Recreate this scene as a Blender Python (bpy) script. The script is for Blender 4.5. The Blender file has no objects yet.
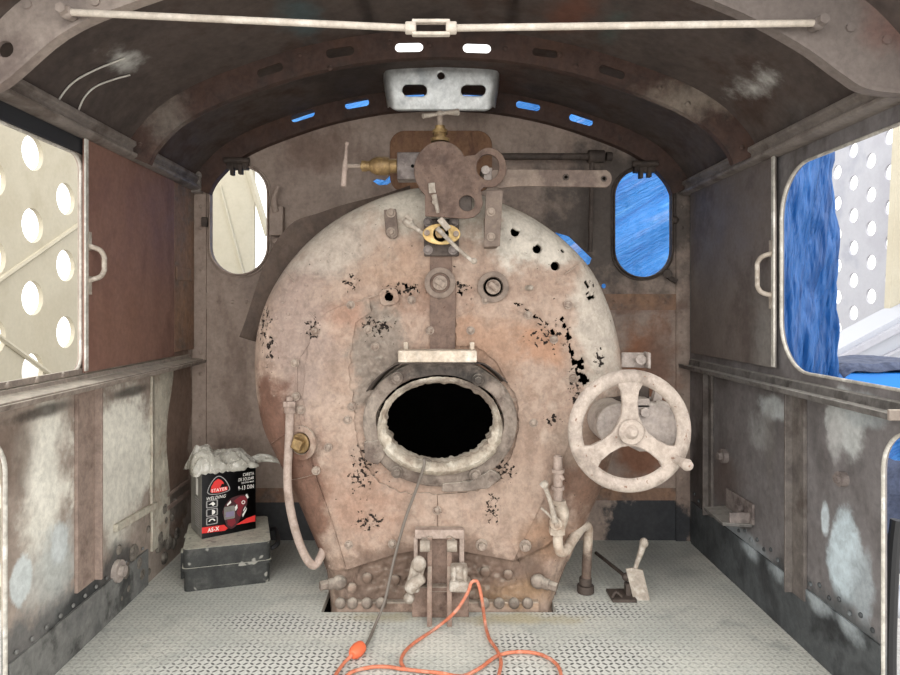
import bpy, bmesh, math, random
from mathutils import Vector, Matrix, noise
from mathutils.geometry import delaunay_2d_cdt
R = math.radians
random.seed(7)
SC = bpy.context.scene
COL = SC.collection

# ------------------------------------------------------------------ camera, sky, exposure
F = 650.0; CX = 438.0; CY = 307.0; CZ = 1.12
cam_d = bpy.data.cameras.new('camera'); cam = bpy.data.objects.new('camera', cam_d); COL.objects.link(cam)
cam.location = (0, 0, CZ); cam.rotation_euler = (R(90), 0, 0)
cam_d.sensor_width = 36; cam_d.lens = F / 900 * 36
cam_d.shift_x = (450 - CX) / 900; cam_d.shift_y = -(337.5 - CY) / 900
cam_d.clip_start = .05
SC.camera = cam

world = bpy.data.worlds.new('world'); SC.world = world; world.use_nodes = True
_w = world.node_tree; _w.nodes.clear()
_o = _w.nodes.new('ShaderNodeOutputWorld'); _b = _w.nodes.new('ShaderNodeBackground')
_t = _w.nodes.new('ShaderNodeTexCoord'); _d = _w.nodes.new('ShaderNodeVectorMath'); _d.operation = 'DOT_PRODUCT'
_d.inputs[1].default_value = (-.1, -.83, .50)          # the open sky behind the photographer is the brighter part
_m = _w.nodes.new('ShaderNodeMapRange'); _m.interpolation_type = 'SMOOTHSTEP'
_m.inputs['From Min'].default_value = -.1; _m.inputs['From Max'].default_value = .9
_m.inputs['To Min'].default_value = 2.0; _m.inputs['To Max'].default_value = 3.3
_w.links.new(_t.outputs['Generated'], _d.inputs[0]); _w.links.new(_d.outputs['Value'], _m.inputs['Value'])
_w.links.new(_m.outputs[0], _b.inputs['Strength']); _b.inputs['Color'].default_value = (1, .985, .96, 1)
_w.links.new(_b.outputs[0], _o.inputs[0])

vs = SC.view_settings
SC.display_settings.display_device = 'sRGB'
vs.view_transform = 'Standard'; vs.look = 'None'; vs.gamma = 1.0; vs.use_curve_mapping = False
vs.exposure = 0.1

# ------------------------------------------------------------------ helpers
def P(px, py, Y):
    """a pixel of the photograph at depth Y as a point of the place"""
    return Vector(((px - CX) / F * Y, Y, CZ - (py - CY) / F * Y))

def lin(c):
    return tuple((x / 255 / 12.92) if x / 255 <= .04045 else ((x / 255 + .055) / 1.055) ** 2.4 for x in c[:3])

def inside(p, poly):
    c = False; n = len(poly); j = n - 1
    for i in range(n):
        if (poly[i][1] > p[1]) != (poly[j][1] > p[1]) and p[0] < (poly[j][0] - poly[i][0]) * (p[1] - poly[i][1]) / (poly[j][1] - poly[i][1]) + poly[i][0]: c = not c
        j = i
    return c

class MB:
    def __init__(s): s.bm = bmesh.new()
    def quad(s, vs_):
        try: return s.bm.faces.new(vs_)
        except ValueError: return None
    def box(s, c, size, rot=None):
        M = Matrix.Translation(Vector(c)) @ (rot.to_4x4() if rot else Matrix.Identity(4)) @ Matrix.Diagonal((*size, 1))
        bmesh.ops.create_cube(s.bm, size=1, matrix=M); return s
    def boxmm(s, lo, hi):
        lo = Vector(lo); hi = Vector(hi); return s.box((lo + hi) / 2, hi - lo)
    def cyl(s, a, b, r, r2=None, seg=20):
        a = Vector(a); b = Vector(b); d = b - a
        q = Vector((0, 0, 1)).rotation_difference(d.normalized()).to_matrix().to_4x4()
        bmesh.ops.create_cone(s.bm, cap_ends=True, segments=seg, radius1=r, radius2=r if r2 is None else r2, depth=d.length,
                              matrix=Matrix.Translation((a + b) / 2) @ q); return s
    def hexn(s, a, b, r): return s.cyl(a, b, r, seg=6)
    def ball(s, c, r, sc=(1, 1, 1), seg=16, rot=None):
        M = Matrix.Translation(Vector(c)) @ (rot.to_4x4() if rot else Matrix.Identity(4)) @ Matrix.Diagonal((*sc, 1))
        bmesh.ops.create_uvsphere(s.bm, u_segments=seg, v_segments=max(6, seg // 2), radius=r, matrix=M); return s
    def tube(s, pts, r, seg=12, smooth=0, caps=True):
        pts = [Vector(p) for p in pts]; npt = len(pts)
        if smooth: pts = catmull(pts, smooth)
        rr = [r] * len(pts) if not isinstance(r, (list, tuple)) else [r[int(i * (npt - 1) / (len(pts) - 1))] + (r[min(npt - 1, int(i * (npt - 1) / (len(pts) - 1)) + 1)] - r[int(i * (npt - 1) / (len(pts) - 1))]) * (i * (npt - 1) / (len(pts) - 1) % 1) for i in range(len(pts))]
        t0 = (pts[1] - pts[0]).normalized()
        n = t0.orthogonal().normalized(); rings = []
        for i, p in enumerate(pts):
            t = (pts[min(i + 1, len(pts) - 1)] - pts[max(i - 1, 0)]).normalized()
            n = (n - t * n.dot(t)).normalized(); b = t.cross(n)
            rings.append([s.bm.verts.new(p + (n * math.cos(2 * math.pi * k / seg) + b * math.sin(2 * math.pi * k / seg)) * rr[i]) for k in range(seg)])
        for A, B in zip(rings, rings[1:]):
            for k in range(seg): s.quad((A[k], A[(k + 1) % seg], B[(k + 1) % seg], B[k]))
        if caps: s.quad(rings[0][::-1]); s.quad(rings[-1])
        return s
    def lathe(s, prof, o, axis, seg=28, closed=False):
        """prof: (distance along axis, radius); closed joins the last ring to the first"""
        o = Vector(o); ax = Vector(axis).normalized(); n = ax.orthogonal().normalized(); b = ax.cross(n); rings = []
        for h, r in prof:
            rings.append([s.bm.verts.new(o + ax * h + (n * math.cos(2 * math.pi * k / seg) + b * math.sin(2 * math.pi * k / seg)) * max(r, 1e-4)) for k in range(seg)])
        pr = list(zip(rings, rings[1:])) + ([(rings[-1], rings[0])] if closed else [])
        for A, B in pr:
            for k in range(seg): s.quad((A[k], A[(k + 1) % seg], B[(k + 1) % seg], B[k]))
        if not closed: s.quad(rings[0][::-1]); s.quad(rings[-1])
        return s
    def prism(s, outer, holes, f, w0, w1):
        """a flat shape with holes, given thickness; f(u, v, w) -> point"""
        loops = [list(outer)] + [list(h) for h in holes]
        pts = []; ed = []
        for L in loops:
            k = len(pts); n = len(L); pts += [Vector(p) for p in L]; ed += [(k + i, k + (i + 1) % n) for i in range(n)]
        vv, ee, ff, *_r = delaunay_2d_cdt(pts, ed, [], 0, 1e-6)
        A = [s.bm.verts.new(f(v.x, v.y, w0)) for v in vv]; B = [s.bm.verts.new(f(v.x, v.y, w1)) for v in vv]; cnt = {}
        for t in ff:
            n = len(t); c = (sum(vv[i].x for i in t) / n, sum(vv[i].y for i in t) / n)
            if not inside(c, loops[0]) or any(inside(c, h) for h in loops[1:]): continue
            s.quad([A[i] for i in t]); s.quad([B[i] for i in reversed(t)])
            for i in range(n):
                e = (t[i], t[(i + 1) % n]); r = (e[1], e[0])
                if r in cnt: del cnt[r]
                else: cnt[e] = 1
        for (i, j) in cnt: s.quad((A[i], A[j], B[j], B[i]))
        for q in A + B:
            if not q.link_faces: s.bm.verts.remove(q)
        return s
    def grid(s, pts):
        """pts[i][j] -> a sheet"""
        V = [[s.bm.verts.new(p) for p in row] for row in pts]
        for i in range(len(V) - 1):
            for j in range(len(V[0]) - 1): s.quad((V[i][j], V[i][j + 1], V[i + 1][j + 1], V[i + 1][j]))
        return s

def catmull(p, n):
    out = []
    for i in range(len(p) - 1):
        a, b, c, d = p[max(i - 1, 0)], p[i], p[i + 1], p[min(i + 2, len(p) - 1)]
        for k in range(n):
            t = k / n
            out.append(.5 * ((2 * b) + (c - a) * t + (2 * a - 5 * b + 4 * c - d) * t * t + (3 * b - a - 3 * c + d) * t ** 3))
    out.append(p[-1]); return out

XZ = lambda u, v, w: Vector((u, w, v))
YZ = lambda u, v, w: Vector((w, u, v))
XY = lambda u, v, w: Vector((u, v, w))

def arc(cx, cy, r, a0, a1, n=10, ry=None):
    ry = r if ry is None else ry
    return [(cx + r * math.cos(R(a0 + (a1 - a0) * i / n)), cy + ry * math.sin(R(a0 + (a1 - a0) * i / n))) for i in range(n + 1)]
def circ(cx, cy, r, n=24, ry=None): return arc(cx, cy, r, 0, 360 * (n - 1) / n, n - 1, ry)
def rrect(x0, y0, x1, y1, r, n=6):
    return arc(x1 - r, y1 - r, r, 0, 90, n) + arc(x0 + r, y1 - r, r, 90, 180, n) + arc(x0 + r, y0 + r, r, 180, 270, n) + arc(x1 - r, y0 + r, r, 270, 360, n)
def turn(pts, cx, cy, deg):
    c, s = math.cos(R(deg)), math.sin(R(deg))
    return [(cx + (x - cx) * c - (y - cy) * s, cy + (x - cx) * s + (y - cy) * c) for x, y in pts]
def px2(pts, Y): return [(P(a, b, Y).x, P(a, b, Y).z) for a, b in pts]
def cm2(pts, n=6):
    return [(v.x, v.y) for v in catmull([Vector((a, b, 0)) for a, b in pts], n)]

ORG = {}
def props(o, label=None, cat=None, group=None, kind=None):
    if label: o['label'] = label
    if cat: o['category'] = cat
    if group: o['group'] = group
    if kind: o['kind'] = kind
    return o
def thing(name, loc, label, cat, group=None):
    o = bpy.data.objects.new(name, None); COL.objects.link(o); o.location = loc; o.empty_display_size = .05
    ORG[o.name] = Vector(loc); return props(o, label, cat, group)
def build(name, mb, mat, parent=None, bevel=0, sharp=32, merge=True, label=None, origin=None, closed=True):
    bm = mb.bm
    if merge: bmesh.ops.remove_doubles(bm, verts=bm.verts, dist=1e-5)
    if closed: bmesh.ops.recalc_face_normals(bm, faces=bm.faces)
    for f in bm.faces: f.smooth = True
    for e in bm.edges:
        if len(e.link_faces) == 2 and e.calc_face_angle(0) > R(sharp): e.smooth = False
    O = Vector((0, 0, 0))
    if parent is not None: O = ORG[parent.name]
    elif origin is not None: O = Vector(origin)
    if O.length: bmesh.ops.translate(bm, verts=bm.verts, vec=-O)
    me = bpy.data.meshes.new(name); bm.to_mesh(me); bm.free()
    o = bpy.data.objects.new(name, me); COL.objects.link(o)
    for m in (mat if isinstance(mat, (list, tuple)) else [mat]): me.materials.append(m)
    if parent is not None: o.parent = parent; ORG[o.name] = O
    else: o.location = O; ORG[o.name] = O
    if bevel:
        b = o.modifiers.new('bevel', 'BEVEL'); b.width = bevel; b.segments = 2; b.limit_method = 'ANGLE'; b.angle_limit = R(40); b.harden_normals = False
    if label: o['label'] = label
    return o
def struct(name, mb, mat, bevel=0, **k): return props(build(name, mb, mat, None, bevel, **k), kind='structure')
def single(name, mb, mat, label, cat, group=None, bevel=0, origin=(0, 0, 0), **k):
    return props(build(name, mb, mat, None, bevel, origin=origin, **k), label, cat, group)
def copies(first, spots, base):
    """copies of one part, moved from base to each spot, same mesh"""
    out = []
    for p in spots:
        c = first.copy(); COL.objects.link(c); c.location = first.location + (Vector(p) - Vector(base)); out.append(c)
    return out

# ------------------------------------------------------------------ materials
class NT:
    def __init__(s, name):
        s.m = bpy.data.materials.new(name); s.m.use_nodes = True; s.t = s.m.node_tree; s.t.nodes.clear()
        s.out = s.t.nodes.new('ShaderNodeOutputMaterial'); s.b = s.t.nodes.new('ShaderNodeBsdfPrincipled')
        s.link(s.b.outputs[0], s.out.inputs[0])
        g = s.t.nodes.new('ShaderNodeNewGeometry'); s.pos = g.outputs['Position']; s.nor = g.outputs['Normal']
    def link(s, a, b): s.t.links.new(a, b)
    def put(s, sock, v):
        if hasattr(v, 'is_linked') or isinstance(v, bpy.types.NodeSocket): s.link(v, sock)
        elif isinstance(v, (tuple, list)) and len(v) == 3 and sock.type == 'RGBA': sock.default_value = (*v, 1)
        else: sock.default_value = v
    def math(s, op, a, b=0., c=0., clamp=False):
        n = s.t.nodes.new('ShaderNodeMath'); n.operation = op; n.use_clamp = clamp
        for i, v in enumerate((a, b, c)): s.put(n.inputs[i], v)
        return n.outputs[0]
    def vec(s, op, a, b=(0, 0, 0)):
        n = s.t.nodes.new('ShaderNodeVectorMath'); n.operation = op; s.put(n.inputs[0], a); s.put(n.inputs[1], b)
        return n.outputs['Value'] if op in ('LENGTH', 'DOT_PRODUCT', 'DISTANCE') else n.outputs[0]
    def noise(s, scale, detail=4, rough=.55, vec=None, dist=0.):
        n = s.t.nodes.new('ShaderNodeTexNoise'); n.inputs['Scale'].default_value = scale; n.inputs['Detail'].default_value = detail
        n.inputs['Roughness'].default_value = rough; n.inputs['Distortion'].default_value = dist
        s.link(vec or s.pos, n.inputs['Vector']); return n.outputs['Fac']
    def map(s, v, a, b, c=0., d=1., smooth=True):
        n = s.t.nodes.new('ShaderNodeMapRange'); n.interpolation_type = 'SMOOTHSTEP' if smooth else 'LINEAR'
        s.put(n.inputs['Value'], v); n.inputs['From Min'].default_value = a; n.inputs['From Max'].default_value = b
        n.inputs['To Min'].default_value = c; n.inputs['To Max'].default_value = d; return n.outputs[0]
    def mix(s, f, a, b, mode='MIX'):
        n = s.t.nodes.new('ShaderNodeMix'); n.data_type = 'RGBA'; n.blend_type = mode
        s.put(n.inputs[0], f); s.put(n.inputs[6], a); s.put(n.inputs[7], b); return n.outputs[2]
    def sep(s, v):
        n = s.t.nodes.new('ShaderNodeSeparateXYZ'); s.link(v, n.inputs[0]); return n.outputs
    def comb(s, x, y, z):
        n = s.t.nodes.new('ShaderNodeCombineXYZ')
        for i, v in enumerate((x, y, z)): s.put(n.inputs[i], v)
        return n.outputs[0]
    def bump(s, h, strength=.4, dist=.01):
        n = s.t.nodes.new('ShaderNodeBump'); n.inputs['Strength'].default_value = strength; n.inputs['Distance'].default_value = dist
        s.link(h, n.inputs['Height']); s.link(n.outputs[0], s.b.inputs['Normal'])
    def blob(s, c, r, warp, edge=.5):
        """1 inside an ellipsoid stain with ragged rim, 0 outside"""
        v = s.vec('DIVIDE', s.vec('SUBTRACT', s.pos, tuple(c)), tuple(r))
        d = s.math('ADD', s.vec('LENGTH', v), s.math('MULTIPLY_ADD', warp, 1.6, -.8))
        return s.map(d, 1.0, 1.0 - edge, 0, 1)

def plain(name, c, rough=.6, metal=0., spec=.5):
    n = NT(name); n.b.inputs['Base Color'].default_value = (*lin(c), 1); n.b.inputs['Roughness'].default_value = rough
    n.b.inputs['Metallic'].default_value = metal; n.b.inputs['Specular IOR Level'].default_value = spec; return n.m

def worn(name, cols, scale=5., fine=60., rough=.8, bump=.25, bdist=.006, dust=None, blobs=(), specks=None, metal=0., stretch=(1, 1, 1), spec=.3, contrast=.10, pits=(), sat=.80, grime=.22):
    """painted or rusty iron: large patches between COLS, fine grain, ragged stains (BLOBS), dust on what faces up"""
    n = NT(name)
    if not any(k_ in name for k_ in ('brass', 'cord', 'navy', 'cream', 'lavender')):      # colours greyed to offset warm bounced light
        gr = lambda c: tuple(sum(c) / 3 + (v - sum(c) / 3) * (sat if v >= sum(c) / 3 else sat * .95) for v in c)
        cols = [gr(c) for c in cols]; blobs = [(a_, b_, gr(c_), d_, e_) for a_, b_, c_, d_, e_ in blobs]
    sv = n.vec('MULTIPLY', n.pos, stretch)
    big = n.noise(scale, 5, .6, sv, .3); med = n.noise(scale * 4.3, 4, .6, sv); fin = n.noise(fine, 4, .65)
    k = n.math('ADD', n.math('MULTIPLY', big, .8), n.math('MULTIPLY', med, .2))
    col = lin(cols[0]); m = len(cols) - 1
    for i in range(m):
        a = .36 + .28 * i / m; col = n.mix(n.map(k, a, a + .28 / m), col if i else lin(cols[0]), lin(cols[i + 1]))
    warp = n.noise(scale * 2.2 if scale > 3 else 8, 6, .65)
    for (c, r, rgb, amt, edge) in blobs:
        f = n.math('MULTIPLY', n.blob(c, r, warp, edge), amt)
        col = n.mix(f, col, lin(rgb))
    if dust:
        up = n.sep(n.nor)[2]
        f = n.math('MULTIPLY', n.map(up, .15, .85), n.map(med, .25, .6, .5, 1.)); f = n.math('MULTIPLY', f, dust[1])
        col = n.mix(f, col, lin(dust[0]))
    gm = n.noise(22, 6, .75, n.vec('MULTIPLY', n.pos, (1, 1, .75)), .4)
    col = n.mix(1., col, n.comb(*[n.map(gm, .32, .62, 1 - grime, 1 + grime * .35)] * 3), 'MULTIPLY')
    col = n.mix(1., col, n.comb(*[n.map(fin, .3, .7, 1 - contrast, 1 + contrast)] * 3), 'MULTIPLY')
    h = n.math('ADD', n.math('ADD', n.math('MULTIPLY', fin, .3), n.math('MULTIPLY', med, .8)), n.math('MULTIPLY', gm, .7))
    if specks:
        sp = n.map(n.noise(specks[1], 2, .5), specks[2], specks[2] + .05); col = n.mix(sp, col, lin(specks[0]))
    if pits:
        pn = n.noise(62, 3, .6); pm = None
        for (c, r) in pits:
            v = n.vec('DIVIDE', n.vec('SUBTRACT', n.pos, tuple(c)), tuple(r)); q = n.map(n.vec('LENGTH', v), 1.1, .2)
            pm = q if pm is None else n.math('MAXIMUM', pm, q)
        th = n.math('ADD', pn, n.math('MULTIPLY', pm, .19)); pf = n.map(th, .70, .745)
        col = n.mix(pf, col, lin((28, 19, 14))); h = n.math('SUBTRACT', h, n.math('MULTIPLY', pf, 1.5))
    n.link(col, n.b.inputs['Base Color'])
    n.link(n.map(med, .3, .7, rough - .08, min(1, rough + .1)), n.b.inputs['Roughness'])
    n.b.inputs['Metallic'].default_value = metal; n.b.inputs['Specular IOR Level'].default_value = spec
    n.bump(h, bump, bdist); return n.m

DUST = (190, 182, 168)
M = {}
BF = 2.41
# roof: dark soot brown, two pale scuffs
M['roof'] = worn('roof_iron', [(72, 62, 58), (88, 76, 70), (78, 60, 52)], 3., 40, .75, .2, blobs=[
    (P(137, 72, 2.05), (.09, .18, .065), (206, 206, 200), .9, .7), (P(158, 82, 2.15), (.10, .16, .06), (150, 150, 146), .7, .9),
    (P(732, 93, 2.2), (.11, .24, .06), (205, 204, 198), .9, .7), (P(770, 130, 2.1), (.15, .3, .12), (110, 108, 104), .6, .9),
    (P(300, 15, 2.2), (.10, .25, .08), (70, 92, 96), .8, .8), (P(615, 15, 2.2), (.06, .25, .08), (70, 96, 90), .7, .8),
    (P(570, 15, 2.2), (.12, .25, .08), (120, 68, 48), .7, .9), (P(520, 75, 2.9), (.4, .3, .05), (118, 70, 52), .5, .9)], grime=.12)
M['rib'] = worn('rib_iron', [(68, 54, 49), (82, 60, 52), (88, 62, 50)], 6., 60, .75, .3, dust=(DUST, .3), blobs=[
    (P(690, 100, 2.42), (.25, .1, .10), (165, 150, 132), .6, .9), (P(165, 115, 2.42), (.12, .1, .16), (150, 140, 128), .5, .9)])
M['arch'] = worn('arch_iron', [(140, 126, 118), (158, 143, 132), (128, 112, 104)], 4., 60, .75, .2, blobs=[(P(820, 20, 1.6), (.5, .3, .4), (112, 101, 95), .9, .4), (P(900, 20, 1.6), (.12, .3, .12), (118, 80, 70), .7, .8)], grime=.1)
M['trim'] = worn('trim_iron', [(112, 102, 96), (130, 120, 112), (100, 88, 80)], 5., 70, .6, .2, dust=(DUST, .35), grime=.12)
M['rod'] = worn('rod_iron', [(212, 202, 188), (196, 184, 168), (178, 164, 148)], 9., 90, .65, .2, grime=.12)
# bulkhead: brown with rust fields and dark foot
FW = 3.12
M['bulk'] = worn('bulkhead_iron', [(148, 128, 115), (164, 143, 128), (138, 117, 104)], 3.5, 50, .75, .2, stretch=(1, 1, .6), blobs=[
    (P(625, 215, FW), (.62, .2, .52), (82, 74, 69), .9, .6), (P(645, 370, FW), (.20, .2, .34), (150, 88, 52), .85, .7), (P(640, 460, FW), (.2, .2, .14), (138, 78, 44), .8, .7),
    (P(440, 160, FW), (.30, .2, .16), (132, 88, 64), .8, .8), (P(320, 150, FW), (.28, .2, .16), (112, 82, 68), .6, .8),
    (P(640, 305, FW), (.24, .2, .05), (140, 104, 86), .7, .7), 
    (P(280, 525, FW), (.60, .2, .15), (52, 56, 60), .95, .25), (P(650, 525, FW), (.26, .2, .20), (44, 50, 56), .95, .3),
    (P(660, 360, FW), (.12, .2, .2), (118, 104, 96), .5, .8)], grime=.12)
M['bulk_strip'] = worn('strip_iron', [(120, 102, 90), (140, 106, 84), (150, 112, 84)], 8., 60, .75, .3)
M['upper_left'] = worn('shutter_iron', [(124, 84, 70), (136, 96, 80), (112, 76, 64)], 2.6, 60, .6, .12, stretch=(1, 1, .5), blobs=[
    (P(140, 330, 2.4), (.1, .4, .25), (126, 88, 66), .35, .9)], grime=.06)
M['upper_right'] = worn('shutter_grey_iron', [(98, 88, 82), (108, 97, 90), (92, 80, 74)], 2.6, 60, .6, .1, blobs=[
    (Vector((1.19, 2.36, 1.0)), (.1, .14, .35), (140, 138, 132), .5, .9)], grime=.06)
WL = -1.175; WR = 1.205
def lw(px, py): return P(px, py, WL * F / (px - CX))
def ly(px): return WL * F / (px - CX)
def rw(px, py): return P(px, py, WR * F / (px - CX))
M['wall_l'] = worn('side_wall_iron', [(152, 134, 120), (166, 150, 136), (140, 124, 110)], 3.2, 50, .7, .25, stretch=(1, 1, .6), blobs=[
    (lw(45, 475), (.3, .16, .36), (236, 233, 218), .95, .6), (lw(50, 580), (.3, .18, .20), (190, 192, 186), .7, .7), (lw(122, 455), (.3, .36, .32), (238, 234, 218), .97, .4),
    (lw(120, 500), (.3, .26, .24), (214, 209, 194), .7, .7),
    (lw(12, 455), (.3, .16, .20), (118, 98, 84), .8, .8),
    (lw(60, 560), (.3, .14, .18), (184, 190, 186), .7, .7), (lw(20, 580), (.3, .06, .08), (206, 216, 216), .9, .3), (lw(60, 540), (.3, .06, .08), (200, 208, 208), .9, .35),
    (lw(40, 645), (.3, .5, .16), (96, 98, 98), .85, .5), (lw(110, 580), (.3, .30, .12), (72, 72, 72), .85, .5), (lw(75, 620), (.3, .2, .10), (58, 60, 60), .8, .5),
    (lw(130, 392), (.3, .25, .03), (70, 66, 60), .8, .6), (lw(40, 412), (.3, .2, .03), (60, 52, 46), .8, .6),
    (lw(178, 430), (.3, .16, .5), (124, 98, 82), .95, .2), (lw(178, 500), (.3, .2, .10), (112, 104, 94), .7, .5)], grime=.14)
M['wall_r'] = worn('side_wall_dark_iron', [(98, 93, 92), (116, 111, 111), (84, 77, 74)], 3.2, 50, .55, .25, stretch=(1, 1, .6), spec=.5, blobs=[
    (rw(775, 408), (.3, .16, .06), (172, 178, 178), .9, .5), (rw(760, 430), (.3, .12, .10), (150, 150, 148), .7, .6), (rw(845, 425), (.3, .10, .10), (186, 190, 188), .85, .45),
    (rw(862, 410), (.3, .12, .06), (160, 168, 170), .8, .5), (rw(835, 440), (.3, .05, .08), (170, 170, 168), .8, .5),
    (rw(845, 560), (.3, .09, .15), (186, 204, 212), .95, .4), (rw(825, 520), (.3, .03, .06), (190, 204, 210), .9, .4), (rw(862, 590), (.3, .07, .14), (160, 172, 178), .8, .5),
    (rw(745, 540), (.3, .26, .05), (138, 146, 150), .7, .5), (rw(720, 480), (.3, .3, .16), (92, 68, 56), .5, .8),
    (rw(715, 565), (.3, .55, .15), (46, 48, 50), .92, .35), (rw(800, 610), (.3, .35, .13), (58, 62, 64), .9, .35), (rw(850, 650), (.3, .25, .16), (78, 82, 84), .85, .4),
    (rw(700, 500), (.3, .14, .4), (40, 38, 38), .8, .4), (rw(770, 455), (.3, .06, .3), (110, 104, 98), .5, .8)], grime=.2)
M['post'] = worn('post_iron', [(140, 118, 106), (152, 130, 116), (126, 104, 92)], 6., 70, .7, .25)
M['post_pale'] = worn('post_pale_iron', [(206, 198, 178), (190, 182, 162), (176, 160, 140)], 9., 45, .8, .6)
M['post_dark'] = worn('post_dark_iron', [(92, 84, 80), (106, 98, 92), (84, 74, 68)], 6., 70, .6, .25)
M['edge'] = worn('bare_edge', [(190, 184, 172), (170, 164, 152), (206, 202, 192)], 12, 80, .5, .15)
M['sill'] = worn('sill_iron', [(128, 116, 106), (146, 132, 120), (112, 98, 88)], 6., 70, .65, .25, dust=((214, 206, 190), .55))
M['sill_dark'] = worn('sill_dark_iron', [(84, 80, 76), (110, 106, 102), (66, 62, 58)], 8., 60, .5, .35, dust=((180, 176, 168), .6))
# boiler
def bb(px, py, rx, rz, rgb, amt, edge): return (P(px, py, BF), (rx / F * BF, .35, rz / F * BF), rgb, amt, edge)
BLOBS = [bb(300, 330, 45, 130, (142, 122, 112), .7, .6), bb(400, 270, 70, 40, (158, 126, 102), .6, .8), bb(480, 345, 70, 45, (160, 120, 92), .7, .8), bb(545, 345, 40, 30, (162, 114, 82), .7, .8),
         bb(345, 318, 34, 26, (152, 106, 82), .6, .8), bb(430, 300, 60, 25, (122, 84, 64), .5, .8),
         bb(440, 200, 120, 40, (188, 180, 164), .85, .6), bb(545, 235, 70, 45, (190, 182, 168), .9, .5), bb(600, 320, 36, 100, (176, 166, 152), .85, .6), bb(330, 240, 70, 45, (168, 156, 142), .8, .7),
         bb(272, 440, 36, 90, (100, 64, 48), .9, .5), bb(303, 505, 34, 90, (102, 68, 52), .9, .5), bb(585, 475, 40, 70, (104, 72, 54), .85, .6), bb(545, 540, 40, 40, (146, 108, 78), .7, .7),
         bb(440, 575, 150, 38, (104, 82, 68), .8, .4), bb(520, 595, 60, 20, (160, 126, 88), .6, .8), bb(380, 590, 60, 20, (118, 98, 84), .5, .8),
         bb(378, 365, 32, 75, (130, 118, 106), .85, .4), bb(505, 430, 30, 70, (142, 116, 98), .6, .6), bb(570, 440, 30, 40, (150, 132, 116), .6, .8),
         bb(360, 500, 60, 60, (150, 112, 90), .6, .8), bb(510, 500, 40, 50, (156, 132, 114), .6, .8)]
PITS = [(P(a, b, BF), (rx / F * BF, .3, rz / F * BF)) for a, b, rx, rz in [(262, 325, 12, 36), (352, 283, 16, 14), (376, 325, 30, 16), (312, 330, 16, 16), (400, 290, 30, 10), (362, 470, 22, 40), (492, 508, 14, 26),
        (548, 335, 30, 22), (575, 390, 12, 40), (592, 290, 8, 20), (455, 285, 30, 8), (505, 470, 20, 20), (552, 420, 14, 12), (370, 520, 24, 18), (270, 350, 8, 30), (600, 360, 8, 20)]]
M['boiler'] = worn('boiler_iron', [(148, 122, 104), (166, 142, 124), (156, 130, 112), (174, 152, 134)], 4.5, 70, .8, .45, .008, dust=(DUST, .5), blobs=BLOBS, pits=PITS, sat=.84)
M['wrapper'] = worn('wrapper_iron', [(104, 84, 72), (122, 100, 86), (90, 70, 60)], 5., 60, .8, .35, dust=(DUST, .5))
M['soot'] = worn('soot', [(16, 14, 13), (22, 19, 17)], 6., 60, .95, .3, spec=.1)
M['jacket'] = worn('jacket_sheet', [(84, 68, 58), (96, 78, 66), (76, 62, 54)], 5., 50, .7, .15)
M['ring'] = worn('ring_iron', [(112, 98, 87), (134, 119, 106), (100, 84, 74)], 9., 70, .8, .6, dust=(DUST, .5), grime=.35, blobs=[(P(440, 372, BF), (.22, .3, .05), (58, 52, 48), .85, .7), (P(475, 378, BF), (.10, .3, .04), (40, 37, 35), .8, .7), (P(372, 410, BF), (.05, .3, .16), (150, 136, 122), .6, .8)])  # dark upper blobs put the hood's shade into the ring colour
M['lip'] = worn('torn_lip', [(196, 186, 168), (176, 162, 142), (144, 126, 108)], 14., 90, .8, .9, grime=.3, blobs=[(P(475, 395, BF), (.16, .3, .10), (112, 94, 80), .8, .6), (P(440, 385, BF), (.25, .3, .03), (128, 112, 98), .8, .6)])
M['slab'] = worn('dusty_slab', [(206, 192, 172), (190, 172, 150), (214, 202, 184)], 12., 80, .8, .4)
M['bolt'] = worn('bolt_iron', [(136, 116, 102), (156, 138, 122), (122, 100, 86)], 14., 90, .75, .4, dust=(DUST, .5))
M['brown'] = worn('brown_iron', [(104, 80, 68), (116, 92, 78), (94, 72, 62)], 8., 80, .7, .2, specks=((88, 64, 54), 70, .66))
M['strap'] = worn('strap_iron', [(118, 100, 88), (130, 112, 98), (106, 88, 78)], 8., 80, .7, .25)
M['dark'] = worn('dark_iron', [(66, 56, 50), (82, 70, 62), (56, 46, 42)], 9., 70, .65, .3)
M['grey_iron'] = worn('grey_iron', [(112, 102, 98), (130, 118, 112), (96, 84, 80)], 10., 60, .6, .3)
M['brass'] = worn('dull_brass', [(150, 124, 82), (128, 104, 70), (166, 140, 96)], 16., 80, .45, .3, metal=.45, spec=.5)
M['brass_pale'] = worn('pale_brass', [(206, 172, 108), (190, 158, 100), (216, 190, 132)], 16., 80, .5, .2, metal=.25, spec=.5)
M['lever'] = worn('bare_lever', [(178, 166, 150), (160, 146, 130), (190, 180, 166)], 20., 80, .6, .2)
M['wheel'] = worn('wheel_iron', [(164, 148, 134), (178, 162, 148), (150, 134, 121)], 10., 90, .7, .3, specks=((130, 104, 90), 60, .68))
M['gear'] = worn('gear_iron', [(158, 146, 138), (172, 158, 148), (140, 126, 118)], 10., 70, .6, .25, dust=(DUST, .4))
M['pipe'] = worn('pipe_paint', [(160, 138, 124), (174, 152, 138), (146, 124, 110)], 10., 80, .7, .2)
M['pipe_bright'] = worn('pipe_bright', [(196, 182, 164), (182, 164, 144), (156, 130, 108)], 10., 80, .6, .25, blobs=[(P(587, 566, 2.54), (.06, .1, .10), (104, 84, 72), .95, .5), (P(558, 470, 2.36), (.05, .1, .10), (146, 112, 92), .9, .4)])
M['silver'] = worn('zinc_sheet', [(180, 184, 184), (196, 198, 196), (164, 168, 170)], 5., 60, .42, .08, metal=.55, spec=.5, contrast=.08)
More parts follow.
